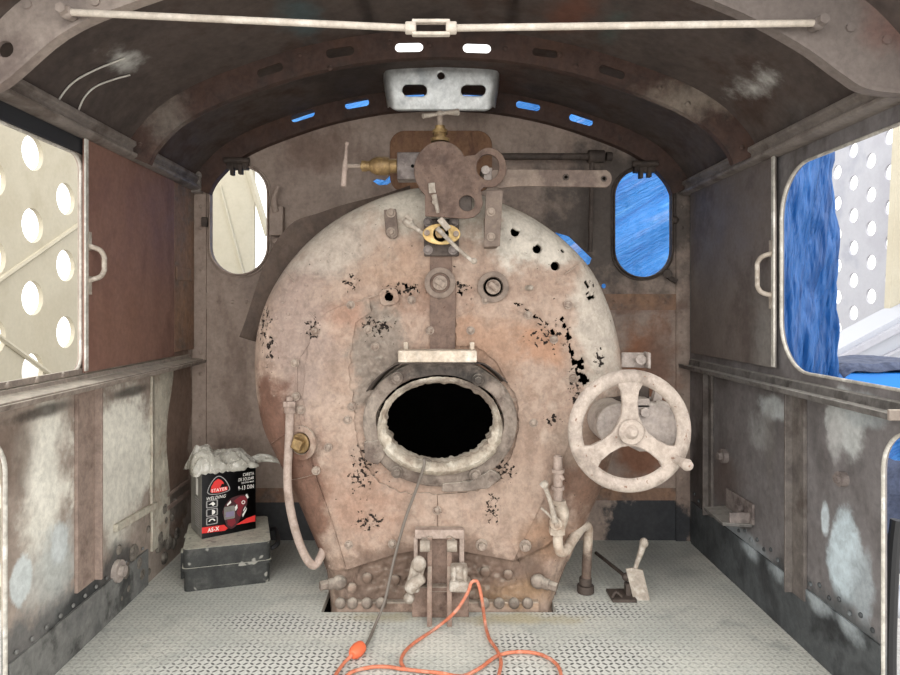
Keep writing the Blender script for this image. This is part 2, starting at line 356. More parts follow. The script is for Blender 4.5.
M['pedestal'] = worn('pedestal_iron', [(126, 98, 82), (146, 120, 104), (108, 84, 72)], 12., 80, .8, .4, dust=(DUST, .6))
M['clamp'] = worn('clamp_iron', [(172, 160, 144), (154, 140, 124), (188, 178, 164)], 14., 80, .75, .4)

def checker_plate():
    n = NT('tread_plate'); x, y, z = n.sep(n.pos); S = 1 / .0205
    u = n.math('MULTIPLY', x, S); v = n.math('MULTIPLY', y, S)
    par = n.math('MODULO', n.math('ADD', n.math('ADD', n.math('FLOOR', u), n.math('FLOOR', v)), 400), 2.)
    a = n.math('SUBTRACT', n.math('FRACT', u), .5); b = n.math('SUBTRACT', n.math('FRACT', v), .5)
    s = n.math('MULTIPLY', n.math('ADD', a, b), .7071); t = n.math('MULTIPLY', n.math('SUBTRACT', a, b), .7071)
    par1 = n.math('SUBTRACT', 1., par)
    lng = n.math('ADD', n.math('MULTIPLY', s, par), n.math('MULTIPLY', t, par1)); sht = n.math('ADD', n.math('MULTIPLY', t, par), n.math('MULTIPLY', s, par1))
    d = n.math('SQRT', n.math('ADD', n.math('POWER', n.math('DIVIDE', lng, .44), 2.), n.math('POWER', n.math('DIVIDE', sht, .20), 2.)))
    bar = n.map(d, 1.15, .75)
    big = n.noise(2.2, 4, .6); med = n.noise(9, 4, .6); fin = n.noise(120, 3, .6)
    dusty = n.mix(n.map(big, .35, .65), lin((186, 188, 181)), lin((206, 205, 196)))
    dusty = n.mix(n.map(med, .5, .75), dusty, lin((172, 174, 168)))
    wear = None
    for c, r in [((-.55, 2.0, 0), (.5, .22, 1)), ((-.35, 2.28, 0), (.2, .12, 1)), ((.28, 2.17, 0), (.12, .08, 1)), ((.30, 1.98, 0), (.25, .07, 1)), ((-.6, 2.3, 0), (.25, .1, 1)), ((.5, 2.08, 0), (.4, .14, 1)), ((.55, 2.4, 0), (.3, .10, 1)), ((.0, 1.9, 0), (.9, .12, 1))]:
        q = n.blob(c, r, n.noise(7, 4, .6), .7); wear = q if wear is None else n.math('MAXIMUM', wear, q)
    worn_c = n.mix(bar, lin((206, 206, 200)), lin((58, 58, 58)))
    plain_c = n.mix(n.math('MULTIPLY', bar, .30), dusty, lin((112, 114, 112)))
    col = n.mix(n.math('MULTIPLY', wear, .8), plain_c, worn_c)
    for c, r, rgb, amt, e in [((-.2, 2.35, 0), (.22, .05, 1), (170, 158, 120), .5, .8), ((.3, 2.33, 0), (.3, .06, 1), (176, 160, 112), .55, .8), ((.95, 2.9, 0), (.3, .4, 1), (116, 120, 118), .6, .9), ((-.8, 2.9, 0), (.4, .3, 1), (150, 148, 140), .6, .9)]:
        col = n.mix(n.math('MULTIPLY', n.blob(c, r, med, e), amt), col, lin(rgb))
    col = n.mix(1., col, n.comb(*[n.map(fin, .3, .7, .88, 1.1)] * 3), 'MULTIPLY')
    n.link(col, n.b.inputs['Base Color']); n.b.inputs['Roughness'].default_value = .62; n.b.inputs['Specular IOR Level'].default_value = .4
    n.bump(n.math('ADD', bar, n.math('MULTIPLY', fin, .15)), .5, .004); return n.m
M['rubber'] = plain('rubber_seal', (40, 42, 46), .5)
M['tread'] = checker_plate()

def tarp_mat(name, c1, c2, c3):
    n = NT(name)
    st = n.vec('MULTIPLY', n.pos, (1., 1., 1.))
    st = n.vec('MULTIPLY', n.comb(n.math('ADD', n.sep(n.pos)[0], n.math('MULTIPLY', n.sep(n.pos)[2], .0)), n.sep(n.pos)[1], n.math('SUBTRACT', n.sep(n.pos)[2], n.math('MULTIPLY', n.sep(n.pos)[0], .55 if 'deep' not in name else 6.))), (.7, 1., 6.) if 'deep' not in name else (1., 1., 1.)); q = n.noise(1.6, 5, .6, st, .6)
    col = n.mix(n.map(q, .35, .5), lin(c1), lin(c2)); col = n.mix(n.map(q, .56, .7), col, lin(c3))
    if 'deep' not in name: col = n.mix(n.map(n.noise(1.1, 4, .6, st, .3), .58, .68, 0, .6), col, lin((142, 146, 178)))
    n.link(col, n.b.inputs['Base Color']); n.b.inputs['Roughness'].default_value = .32; n.b.inputs['Specular IOR Level'].default_value = .5
    n.bump(n.noise(9, 5, .6, st, .8), .5, .05); return n.m
M['tarp'] = tarp_mat('blue_tarp', (22, 92, 164), (34, 112, 184), (78, 140, 196))
M['tarp_deep'] = tarp_mat('blue_tarp_deep', (22, 66, 122), (30, 84, 146), (44, 100, 164))
M['cream'] = worn('cream_panel', [(176, 168, 148), (182, 175, 156), (172, 164, 144)], 1.2, 40, .55, .05, contrast=.03, grime=.03)
M['lav'] = worn('lavender_panel', [(158, 158, 166), (166, 167, 174), (150, 152, 162)], 1., 40, .6, .05, contrast=.03, grime=.03)
M['whitebeam'] = plain('white_beam', (164, 167, 175), .6)
M['crate'] = plain('blue_crate', (10, 120, 210), .5)
M['navy'] = worn('navy_cover', [(54, 62, 84), (70, 78, 100), (44, 52, 74)], 6., 60, .7, .3)
M['ground'] = worn('yard_concrete', [(170, 166, 160), (182, 178, 172), (156, 152, 146)], 1., 30, .9, .1)
M['black'] = plain('black_plastic', (30, 30, 32), .55)
M['case'] = worn('scuffed_case', [(48, 49, 48), (60, 61, 59), (80, 80, 76)], 14., 90, .6, .2, dust=((190, 188, 174), 1.2), specks=((150, 148, 140), 16, .64))
M['card'] = worn('box_black', [(24, 24, 26), (28, 28, 30)], 6., 60, .5, .05, contrast=.06)
M['card_side'] = worn('box_side', [(120, 118, 110), (134, 130, 122)], 6., 60, .6, .05, contrast=.06)
M['red'] = plain('print_red', (214, 44, 40), .5); M['crimson'] = plain('print_crimson', (118, 20, 34), .45); M['white'] = plain('print_white', (230, 228, 222), .5)
M['grey'] = plain('print_grey', (150, 148, 146), .5); M['lilac'] = plain('print_lilac', (126, 116, 140), .5); M['maroon'] = plain('print_maroon', (62, 20, 26), .5)
M['bag'] = worn('plastic_bag', [(216, 212, 198), (200, 195, 180), (228, 224, 214)], 12., 60, .22, .15, spec=.7, grime=.06)
M['bag'].node_tree.nodes['Principled BSDF'].inputs['Transmission Weight'].default_value = .25
M['orange'] = worn('orange_cord', [(204, 128, 100), (192, 112, 84), (198, 146, 126)], 14., 60, .55, .1)
M['plug'] = plain('orange_plug', (222, 108, 70), .45)
M['cable'] = plain('grey_cable', (112, 104, 96), .6)
M['wire'] = plain('pale_wire', (206, 202, 194), .5)

# ------------------------------------------------------------------ the cab: floor, walls, roof
Y0, Y1 = 1.25, FW
fl = MB()
for lo, hi in (((-1.20, Y0, -.03), (1.24, 2.385, 0)), ((-1.20, 2.385, -.03), (-.43, FW + .02, 0)), ((.435, 2.385, -.03), (1.24, FW + .02, 0))): fl.boxmm(lo, hi)
struct('floor', fl, M['tread'])

half = [(0, 2.152), (.25, 2.138), (.5, 2.092), (.7, 2.032), (.9, 1.955), (1.03, 1.880), (1.11, 1.805), (1.155, 1.745), (1.18, 1.69)]
half = cm2(half, 5)
prof = [(-x + .01, z) for x, z in reversed(half)] + [(x + .015, z) for x, z in half[1:]]
def offset(pr, d):
    out = []
    for i, (x, z) in enumerate(pr):
        a = Vector(pr[max(i - 1, 0)]); b = Vector(pr[min(i + 1, len(pr) - 1)]); t = (b - a).normalized(); n = Vector((t.y, -t.x))
        out.append((x + n.x * d, z + n.y * d))
    return out
prof_out = offset(prof, -.012)
roof = MB()
RY = [1.15, 2.50, 2.66, FW + .03]
for k in range(3):
    ring = list(range(len(prof)))
    segs = [(0, len(prof) - 1)]
    if k == 1:      # the hatch opening
        mids = [i for i in ring if abs(prof[i][0]) < .27]
        segs = [(0, mids[0]), (mids[-1], len(prof) - 1)]
    for a, b in segs:
        sh = prof[a:b + 1] + list(reversed(prof_out[a:b + 1]))
        roof.prism(sh, [], lambda u, v, w: Vector((u, w, v)), RY[k], RY[k + 1])
struct('added_gap_slab', MB().boxmm((-.50, 2.36, -.12), (.50, FW + .02, -.08)), M['soot'])  # dark slab added under the boiler opening so the gap stays dark
struct('ceiling', roof, M['roof'], sharp=50)

wl = MB()      # left side: window opening and doorway
win_l = rrect(1.33, .910, ly(81), 1.617, .05)
wl.prism([(1.765, -.15), (FW, -.15), (FW, 1.72), (Y0, 1.72), (Y0, .78)] + [(1.655, .78)] + arc(1.655, .67, .11, 90, 0, 8)[1:], [win_l], YZ, WL, WL - .012)
struct('wall_left', wl, M['wall_l'], bevel=.002)
wr = MB()
win_r = rrect(1.30, .903, 2.283, 1.598, .17, 10)
wr.prism([(1.76, -.15), (FW, -.15), (FW, 1.72), (Y0, 1.72), (Y0, .80)] + [(1.64, .80)] + arc(1.64, .68, .12, 90, 0, 8)[1:], [win_r], YZ, WR, WR + .012)
struct('wall_right', wr, M['wall_r'], bevel=.002)
# bright bare edges round the openings
def edge_strip(pts, x, r=.005, closed=False):
    m = MB(); p = [Vector((x, a, b)) for a, b in pts]
    if closed: p.append(p[0])
    return m.tube(p, r, 8, caps=not closed)
struct('window_3', edge_strip(win_l, WL, .005, True), M['edge'])
struct('window_4', edge_strip(win_r, WR, .0055, True), M['edge'])
struct('trim_5', edge_strip([(1.765, -.1)] + list(reversed(arc(1.655, .67, .11, 90, 0, 8))), WL, .006), M['edge'])
struct('trim_6', edge_strip([(1.76, -.1)] + list(reversed(arc(1.64, .68, .12, 90, 0, 8))) + [(1.3, .80)], WR, .005), M['edge'])
# inner skins of the upper sides: the fixed strip beside each shutter
m = MB().boxmm((WL, ly(172), .92), (WL + .012, 3.10, 1.69)); m.boxmm((WL + .012, ly(173), 1.24), (WL + .018, 3.08, 1.30))
struct('trim_7', m, M['bulk_strip'], .003)

# front bulkhead with oval windows, slots and the hole for the boiler
OUT_PX = [(440, 189), (410, 190), (370, 203), (330, 225), (297, 255), (273, 290), (260, 325), (256, 360), (258, 395), (265, 428), (280, 460), (297, 495), (315, 537), (328, 572), (332, 610), (334, 640),
          (440, 640), (548, 640), (552, 605), (562, 572), (585, 520), (603, 480), (615, 440), (620, 405), (621, 370), (617, 340), (607, 305), (590, 270), (562, 240), (530, 217), (500, 203), (470, 192)]
OY = 2.53
def closed_cm(pts, n):
    L = len(pts); out = []
    for i in range(L):
        a, b, c, d = (Vector((*pts[(i + k) % L], 0)) for k in (-1, 0, 1, 2))
        for k in range(n):
            t = k / n; v = .5 * ((2 * b) + (c - a) * t + (2 * a - 5 * b + 4 * c - d) * t * t + (3 * b - a - 3 * c + d) * t ** 3); out.append((v.x, v.y))
    return out
outline = closed_cm(px2(OUT_PX, OY), 6)          # x, z of the boiler's outer skin
owin_l = rrect(*px2([(212, 274)], FW)[0], *px2([(268, 167)], FW)[0], .132, 10)
owin_r = rrect(*px2([(614, 277)], FW)[0], *px2([(670, 170)], FW)[0], .132, 10)
def slot(px, py, deg, w=.115, h=.036, Y=FW):
    x, z = px2([(px, py)], Y)[0]; return turn(rrect(x - w / 2, z - h / 2, x + w / 2, z + h / 2, h / 2 - .001), x, z, deg)
front_slots = [slot(a_, b_, c_, .14, .052) for a_, b_, c_ in ((303, 116, 18), (357, 104, 10), (413, 98, 4), (474, 98, -4), (528, 106, -10), (581, 120, -16))]
rib_slots = [slot(303, 116, 18, Y=FW - .04), slot(357, 104, 10, Y=FW - .04), slot(413, 98, 4, Y=FW - .04), slot(474, 98, -4, Y=FW - .04), slot(528, 106, -10, Y=FW - .04), slot(581, 120, -16, Y=FW - .04)]
hole_small = circ(*px2([(278, 140)], FW)[0], .013, 12)
x, z = px2([(383, 181)], FW)[0]
hole_torn = [(x - .05, z), (x - .03, z + .012), (x + .01, z + .004), (x + .03, z + .025), (x + .06, z + .03), (x + .045, z), (x + .02, z - .018), (x - .02, z - .02)]
hole_gap = px2([(555, 232), (569, 236), (592, 258), (590, 264), (575, 268)], FW)
hole_dot = circ(*px2([(604, 286)], FW)[0], .012, 10)
# the boiler passes through the sheet: notch from the foot, 12 mm clear of its skin
top = [(a * 1.012, b + .010) for a, b in outline]
notch = [p for p in top if p[1] > 0.02]
i0 = max(range(len(top)), key=lambda i: top[i][1]); order = top[i0:] + top[:i0]      # top, then down the left, round and up the right
lo_i = min(range(len(order)), key=lambda i: order[i][1])
leftside = [p for p in order[:lo_i] if p[1] > 0]; rightside = [p for p in order[lo_i:] if p[1] > 0]
notch_loop = [(leftside[-1][0], -.15)] + list(reversed(leftside)) + list(reversed(rightside)) + [(rightside[0][0], -.15)]
bk = MB()
outer = [(WL - .02, -.15)] + notch_loop + [(WR + .02, -.15), (WR + .02, 1.69)] + list(reversed(prof_out)) + [(WL - .02, 1.69)]
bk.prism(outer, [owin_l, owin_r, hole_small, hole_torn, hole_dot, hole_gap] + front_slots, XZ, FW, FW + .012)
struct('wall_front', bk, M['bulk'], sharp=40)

for nm, ow, latch_side, lab in (('window_1', owin_l, 1, 'l'), ('window_2', owin_r, 1, 'r')):
    cx = sum(p[0] for p in ow) / len(ow); cz = sum(p[1] for p in ow) / len(ow)
    big = [(cx + (a - cx) * 1.12, cz + (b - cz) * 1.07) for a, b in ow]; mid = [(cx + (a - cx) * 1.06, cz + (b - cz) * 1.035) for a, b in ow]
    fr = MB(); fr.prism(big, [ow], XZ, FW - .010, FW); fr.prism(mid, [ow], XZ, FW - .028, FW - .010)
    w = struct(nm, fr, M['bulk'] if lab == 'l' else M['dark'], .003)
    h = MB(); zt = max(b for a, b in ow)
    h.boxmm((cx - .05, FW - .05, zt - .02), (cx + .05, FW - .012, zt + .035)); h.cyl((cx - .06, FW - .05, zt + .02), (cx + .06, FW - .05, zt + .02), .014); h.boxmm((cx - .03, FW - .06, zt - .05), (cx - .012, FW - .03, zt)); h.boxmm((cx + .008, FW - .06, zt - .045), (cx + .028, FW - .03, zt))
    build('hinge', h, M['dark'], w, .003)
    if lab == 'l':
        q = MB(); c = P(279, 222, FW); q.boxmm((c.x - .035, FW - .05, c.z - .07), (c.x + .03, FW, c.z + .07)); q.tube([P(276, 212, FW - .05), P(274, 200, FW - .06), P(278, 186, FW - .06)], [.018, .014, .01], 8, 4); q.cyl(P(272, 242, FW - .03), P(285, 240, FW - .03), .015)
        build('latch', q, M['bulk'], w, .004)
        q = MB().box(P(205, 222, FW - .012), (.03, .024, .045)); build('catch', q, M['dark'], w, .004)
    else:
        q = MB().ball(P(675, 220, FW - .015), .018).cyl(P(667, 273, FW), P(668, 274, FW - .05), .02); q.box(P(672, 279, FW - .03), (.05, .02, .02), Matrix.Rotation(R(30), 3, 'Y')); build('catch', q, M['dark'], w)
a, b = px2([(390, 192), (492, 131)], FW)
struct('trim_22', MB().prism(rrect(a[0], a[1], b[0], b[1], .07), [], XZ, FW - .007, FW), worn('rust_plate', [(112, 80, 64), (128, 96, 72), (98, 70, 58)], 9., 60, .75, .3, sat=1., stretch=(1, 1, .3)), .002)
# corner angles with rivets, cross straps with rivets
def strap(name, a, b, thick, mat, rivets, Y=FW, r=.010):
    m = MB().boxmm((min(a[0], b[0]), Y - thick, min(a[1], b[1])), (max(a[0], b[0]), Y, max(a[1], b[1])))
    for (x, z) in rivets: m.ball((x, Y - thick, z), r, (1, .6, 1), 10)
    return struct(name, m, mat)
strap('trim_8', (WL, 0), (WL + .065, 1.69), .012, M['bulk'], [(WL + .04, z / 10) for z in range(1, 17, 1)])
strap('trim_9', (WR - .065, 0), (WR, 1.69), .012, M['bulk'], [(WR - .04, z / 10) for z in range(1, 17, 1)])
a, b = px2([(201, 309), (262, 293)], FW); strap('trim_10', a, b, .006, M['bulk'], px2([(205, 302), (219, 302), (233, 302), (247, 302)], FW))
a, b = px2([(604, 310), (684, 294)], FW); strap('trim_11', a, b, .006, M['bulk_strip'], px2([(613, 302), (630, 302), (647, 302), (664, 302)], FW))
a, b = px2([(200, 502), (330, 488)], FW); strap('trim_12', a, b, .006, M['bulk_strip'], px2([(255, 495), (265, 495), (278, 495), (290, 495)], FW))
a, b = px2([(590, 500), (684, 488)], FW); strap('trim_13', a, b, .006, M['bulk_strip'], px2([(610, 494), (640, 494), (668, 494)], FW))

# eaves mouldings along both sides (trim_1, trim_2)
def along(profile, x, sgn, ya, yb):
    m = MB(); m.prism([(x + sgn * u, v) for u, v in profile], [], lambda u, v, w: Vector((u, w, v)), ya, yb); return m
eave = [(-.01, 1.672), (.040, 1.672), (.055, 1.679), (.057, 1.690), (.040, 1.698), (.040, 1.712), (.053, 1.722), (.051, 1.736), (.022, 1.745), (-.01, 1.745)]
struct('trim_1', along(eave, WL, 1, Y0, 3.10), M['trim'], .002)
struct('trim_2', along([(a_, b_ - .022) for a_, b_ in eave], WR, -1, Y0, 3.10), M['trim'], .002)
m = MB(); m.ball((WL + .035, 3.09, 1.74), .028).box((WL + .03, 3.08, 1.70), (.05, .04, .08)); struct('trim_14', m, M['trim'], .004)
# arm-rest sills (trim_3, trim_4)
sill = [(-.005, .868), (.060, .866), (.063, .858), (.082, .856), (.088, .872), (.082, .873), (.078, .866), (.070, .867), (.068, .875), (.014, .882), (.010, .896), (-.005, .900)]
struct('trim_3', along(sill, WL, 1, Y0, 3.06), M['sill'], .002)
sill_r = [(-.005, .836), (.052, .832), (.060, .832), (.062, .850), (.056, .851), (.053, .840), (.014, .845), (.010, .872), (-.005, .876)]
struct('trim_4', along(sill_r, WR, -1, 1.655, 3.09), M['sill_dark'], .002)
m = MB().boxmm((WR - .062, 1.645, .832), (WR, 1.655, .860)); struct('trim_15', m, M['sill'], .002)
m = MB().boxmm((WL, Y0, 1.622), (WL + .008, ly(82), 1.672)); struct('trim_21', m, M['rubber'], .002)
# lower window frame plate on the left
m = MB().boxmm((WL, Y0, .90), (WL + .01, ly(81), .918))
for i in range(6): m.ball((WL + .01, 1.5 + i * .13, .908), .010, (.6, 1, 1), 10)
struct('trim_16', m, M['sill'])
# foot plates riveted along the side walls
m = MB().boxmm((WL, 1.775, 0), (WL + .008, 2.62, .145))
for i in range(12): m.ball((WL + .008, 1.80 + i * .07, .165), .007, (.7, 1, 1), 8)
struct('baseboard_left', m, worn('foot_plate_grey', [(104, 104, 102), (122, 122, 118), (72, 72, 70)], 6., 50, .7, .35))
m = MB().boxmm((WR - .006, 1.765, 0), (WR, 3.08, .20))
for i in range(26): m.ball((WR - .002, 1.80 + i * .05, .225 + .018 * (i % 2)), .008, (.7, 1, 1), 8)
struct('baseboard_right', m, worn('foot_plate_dark', [(56, 58, 60), (76, 80, 82), (46, 48, 50)], 4., 50, .6, .35, blobs=[((WR, y_, .19), (.2, .10, .05), (158, 168, 172), .8, .8) for y_ in (1.9, 2.05, 2.3, 2.5)]))
# framed panel seams of the left lower wall
m = MB(); pass
m.box(((WL + .008), 2.52, .31), (.016, .34, .028), Matrix.Rotation(R(-3), 3, 'X')); m.boxmm((WL, 2.66, .3), (WL + .010, 2.672, .868)); struct('trim_17', m, M['post_pale'], .003)
m = MB().boxmm((WL, 2.80, .24), (WL + .012, 3.05, .262)).boxmm((WL, 2.80, .30), (WL + .012, 3.05, .315)); struct('trim_18', m, M['post'], .003)
m = MB(); mm_ = worn('scorched_scale', [(96, 88, 80), (130, 122, 110), (70, 62, 56)], 20., 50, .85, .9)
for i in range(26):
    y = random.uniform(2.36, 3.0); z = random.uniform(.03, .26); m.ball((WL + .002, y, z), random.uniform(.012, .034), (.45, 1, 1), 8)
struct('trim_19', m, mm_)

# ------------------------------------------------------------------ roof ribs, tie rod, scoop
def rib_shape(d, pr=prof): return list(pr) + list(reversed(offset(pr, d)))
def make_rib(name, Ya, d, slots, mat, label, flange=0):
    m = MB(); m.prism(rib_shape(d), slots, XZ, Ya, Ya + .010)
    o = single(name, m, mat, label, 'roof rib', 'curved ribs under the cab roof', origin=(0, Ya, 1.7))
    f = MB(); lo = offset(prof, d); lo2 = offset(prof, d + .008)
    f.prism(lo + list(reversed(lo2)), [], XZ, Ya, Ya + flange); build('flange', f, mat, o)
    return o
MY = 2.42
mid_slots = [slot(409, 47, 1, .105, .036, MY), slot(477, 48, -2, .105, .036, MY), slot(340, 52, 8, .105, .036, MY), slot(545, 53, -7, .095, .03, MY), slot(270, 70, 19, .10, .032, MY), slot(612, 72, -18, .10, .032, MY)]
rib = make_rib('roof_rib', MY, .092, mid_slots, M['rib'], 'slotted rust-brown roof rib arching halfway down the cab, behind the pale tie rod', .03)
RV = [(140, 145), (742, 148), (430, 45), (330, 68), (505, 48), (560, 55), (660, 88), (688, 104), (300, 55), (390, 42), (576, 66)]
c0 = P(*RV[0], MY - .002); r0 = build('rivet_head', MB().ball(c0, .010, (1, .6, 1), 10), M['rib'], rib); copies(r0, [P(a, b, MY - .002) for a, b in RV[1:]], c0)
m = MB(); fd = .085
m.prism(rib_shape(fd), rib_slots, XZ, FW - .045, FW - .036); lo = offset(prof, fd)
o = single('roof_rib', m, M['rib'], 'slotted roof rib against the front bulkhead, above the oval windows, blue showing in its slots', 'roof rib', 'curved ribs under the cab roof', origin=(0, FW, 1.7))
f = MB(); f.prism(lo + list(reversed(offset(prof, fd + .008))), [], XZ, FW - .045, FW - .002); build('flange', f, M['rib'], o)
AY = 1.60
gl = [(-1.16, 1.66), (-1.08, 1.676), (-.93, 1.80), (-.758, 1.876), (-.4, 1.985), (0, 2.03), (.35, 1.99), (.694, 1.876), (.891, 1.777), (1.0, 1.700), (1.063, 1.664), (1.18, 1.652)]
gl = cm2(gl, 5)
m = MB(); m.prism(list(prof) + list(reversed(gl)), [circ(*px2([(5, 49)], AY)[0], .021, 14)], XZ, AY, AY + .012)
o = single('roof_rib', m, M['arch'], 'wide pale gusset rib nearest the open end, the tie rod bolted to it', 'roof rib', 'curved ribs under the cab roof', origin=(0, AY, 1.7))
f = MB(); f.prism(gl + list(reversed(offset(gl, .010))), [], XZ, AY - .004, AY + .03); build('flange', f, M['arch'], o)
c0 = P(28, 5, AY); r0 = build('rivet_head', MB().cyl(c0, c0 + Vector((0, -.006, 0)), .011), M['arch'], o); copies(r0, [P(a, b, AY) for a, b in [(886, 40), (850, 28), (96, 2)]], c0)

TY = AY - .03
e0, e1, tc = P(66, 12, TY), P(819, 23, TY), P(431, 28, TY)
t = thing('tie_rod', tc, 'long pale tie rod with a turnbuckle stretched across the cab under the roof', 'tie rod')
sag = lambda k: Vector((0, 0, -.012 * math.sin(math.pi * k)))
L0 = tc - Vector((.05, 0, 0)); L1 = tc + Vector((.05, 0, 0))
build('rod', MB().tube([e0.lerp(L0, k / 8) for k in range(9)], .0085, 12), M['rod'], t)
build('rod', MB().tube([L1.lerp(e1, k / 8) for k in range(9)], .0085, 12), M['rod'], t)
m = MB()
for s in (-1, 1): m.cyl(tc + Vector((s * .036, 0, 0)), tc + Vector((s * .062, 0, 0)), .016, seg=8)
for s in (-1, 1): m.box(tc + Vector((0, 0, s * .015)), (.092, .018, .009))
build('turnbuckle', m, M['rod'], t, .003)
for e in (e0, e1):
    m = MB(); m.ball(e, .017, (1, 1, 1), 14); m.cyl(e + Vector((0, -.012, 0)), e + Vector((0, .045, 0)), .012); m.hexn(e + Vector((0, -.026, 0)), e + Vector((0, -.010, 0)), .013)
    build('end_eye', m, M['arch'], t)

# the zinc scoop under the roof
VY = 2.80
x0, z1 = px2([(385, 66)], VY)[0]; x1, z0 = px2([(498, 109)], VY)[0]
NU, NV = 40, 12
def scoop_pt(u, v):      # u across, v up; ends turn away from the camera
    w = (x1 - x0); e = .045
    d = min(u, 1 - u) * w
    y = VY + (0 if d > e else e - math.sqrt(max(0, e * e - (e - d) ** 2))) + (.10 * max(0, (.012 - d) / .012))
    zz = z0 + (z1 - z0) * v + (.010 * (1 - min(1, d / e)) * (1 if v < .5 else -.3))
    y += .03 * (1 - v) ** 2
    return Vector((x0 + w * u + (u - .5) * .05 * (v - .3), y, zz))
def scoop_w(x, z, w):
    p = scoop_pt(min(1, max(0, (x - x0) / (x1 - x0))), min(1, max(0, (z - z0) / (z1 - z0)))); return p + Vector((0, w, 0))
m = MB(); hs = [slot(415, 90, 0, .105, .048, VY), slot(473, 90, 0, .105, .044, VY), circ(*px2([(441, 76)], VY)[0], .016, 8)]
ou = []
rr = rrect(x0, z0, x1, z1 + .02, .05, 6)
for i in range(len(rr)):
    a, b = rr[i], rr[(i + 1) % len(rr)]; n = max(1, int(math.dist(a, b) / .012))
    ou += [(a[0] + (b[0] - a[0]) * k / n, a[1] + (b[1] - a[1]) * k / n) for k in range(n)]
# fill with a fine grid so that the ends can curve
holes_ = hs
pts = list(ou); edges = [(i, (i + 1) % len(ou)) for i in range(len(ou))]
for h in hs:
    k = len(pts); pts += h; edges += [(k + i, k + (i + 1) % len(h)) for i in range(len(h))]
for i in range(1, 50):
    for j in range(1, 18):
        q = (x0 + (x1 - x0) * i / 50, z0 + (z1 - z0) * j / 18)
        if inside(q, ou) and not any(inside(q, h) for h in hs): pts.append(q)
vv, ee, ff, *_r = delaunay_2d_cdt([Vector(p) for p in pts], edges, [], 0, 1e-5)
V = [m.bm.verts.new(scoop_w(v.x, v.y, 0)) for v in vv]
for f in ff:
    c = (sum(vv[i].x for i in f) / len(f), sum(vv[i].y for i in f) / len(f))
    if inside(c, ou) and not any(inside(c, h) for h in hs): m.quad([V[i] for i in f])
sc = single('vent_scoop', m, M['silver'], 'silvery zinc scoop with two slots hanging under the roof above the boiler', 'vent', origin=(0, VY, z1), sharp=60)
sd = sc.modifiers.new('thick', 'SOLIDIFY'); sd.thickness = .004
f = MB(); f.boxmm((x0 + .02, VY + .005, z1 + .015), (x1 - .02, VY + .03, 2.15)); build('hanger', f, M['rib'], sc)

# pale wires on the roof
def zroof(x):
    for (a, b), (c, d) in zip(prof, prof[1:]):
        if a <= x <= c: return b + (d - b) * (x - a) / (c - a)
    return 1.69
def roofpt(px, py):
    lo, hi = .8, 3.0
    for _ in range(40):
        y = (lo + hi) / 2; p = P(px, py, y)
        if abs(p.x) > 1.16 or p.z > zroof(p.x) - .006: hi = y
        else: lo = y
    return P(px, py, lo)
for pl, lab in (([(53, 111), (62, 95), (75, 81), (95, 70), (112, 63), (125, 58)], 'single bent pale wire stuck to the roof above the eaves moulding'), ([(78, 112), (84, 98), (95, 87), (112, 80), (130, 75)], 'shorter frayed grey wire on the roof beside the chalky scuff')):
    m = MB().tube([roofpt(a, b) for a, b in pl], .0028, 8, 4); single('wire', m, M['wire'], lab, 'wire', origin=roofpt(*pl[0]))

# ------------------------------------------------------------------ side shutters, posts, bracket
def shutter(name, x, sgn, ya, yb, mat, label, hy, hz0, hz1, edge):
    t = thing(name, (x, (ya + yb) / 2, .92), label, 'shutter', 'sliding shutters beside the side windows')
    build('sheet', MB().boxmm((min(x, x + sgn * .008), ya, .905), (max(x, x + sgn * .008), yb, 1.672)), mat, t, .002)
    X = x + sgn * .008
    m = MB().boxmm((min(X, X + sgn * .006), ya - .004, .91), (max(X, X + sgn * .006), ya + .012, 1.67)); build('edge_strip', m, edge, t)
    pts = [(X, hy, hz1), (X + sgn * .012, hy, hz1 - .004), (X + sgn * .032, hy + .015, hz1 - .014), (X + sgn * .040, hy + .025, hz1 - .034), (X + sgn * .041, hy + .025, hz1 - .05), (X + sgn * .041, hy + .025, hz0 + .05), (X + sgn * .040, hy + .025, hz0 + .034), (X + sgn * .032, hy + .015, hz0 + .014), (X + sgn * .012, hy, hz0 + .004), (X, hy, hz0)]
    m = MB().tube(pts, .0085, 12, 4)
    for z in (hz0 - .015, hz1 + .015): m.box((X + sgn * .003, hy, z), (.008, .022, .06))
    build('handle', m, M['lever'], t, label='pale grip handle')
    return t
a = P(95, 246, 2.16).z; b = P(95, 281, 2.16).z
shutter('sliding_shutter', WL + .012, 1, ly(82) - .02, ly(170), M['upper_left'], 'red-brown iron shutter with pale handle beside the window onto cream panels', ly(82), b, a, M['edge'])
a = P(765, 253, 2.30).z; b = P(765, 296, 2.30).z
shutter('sliding_shutter', WR - .014, -1, 2.285, 3.04, M['upper_right'], 'dark grey iron shutter with pale handle beside the window onto the blue tarp', 2.30, b, a, M['edge'])

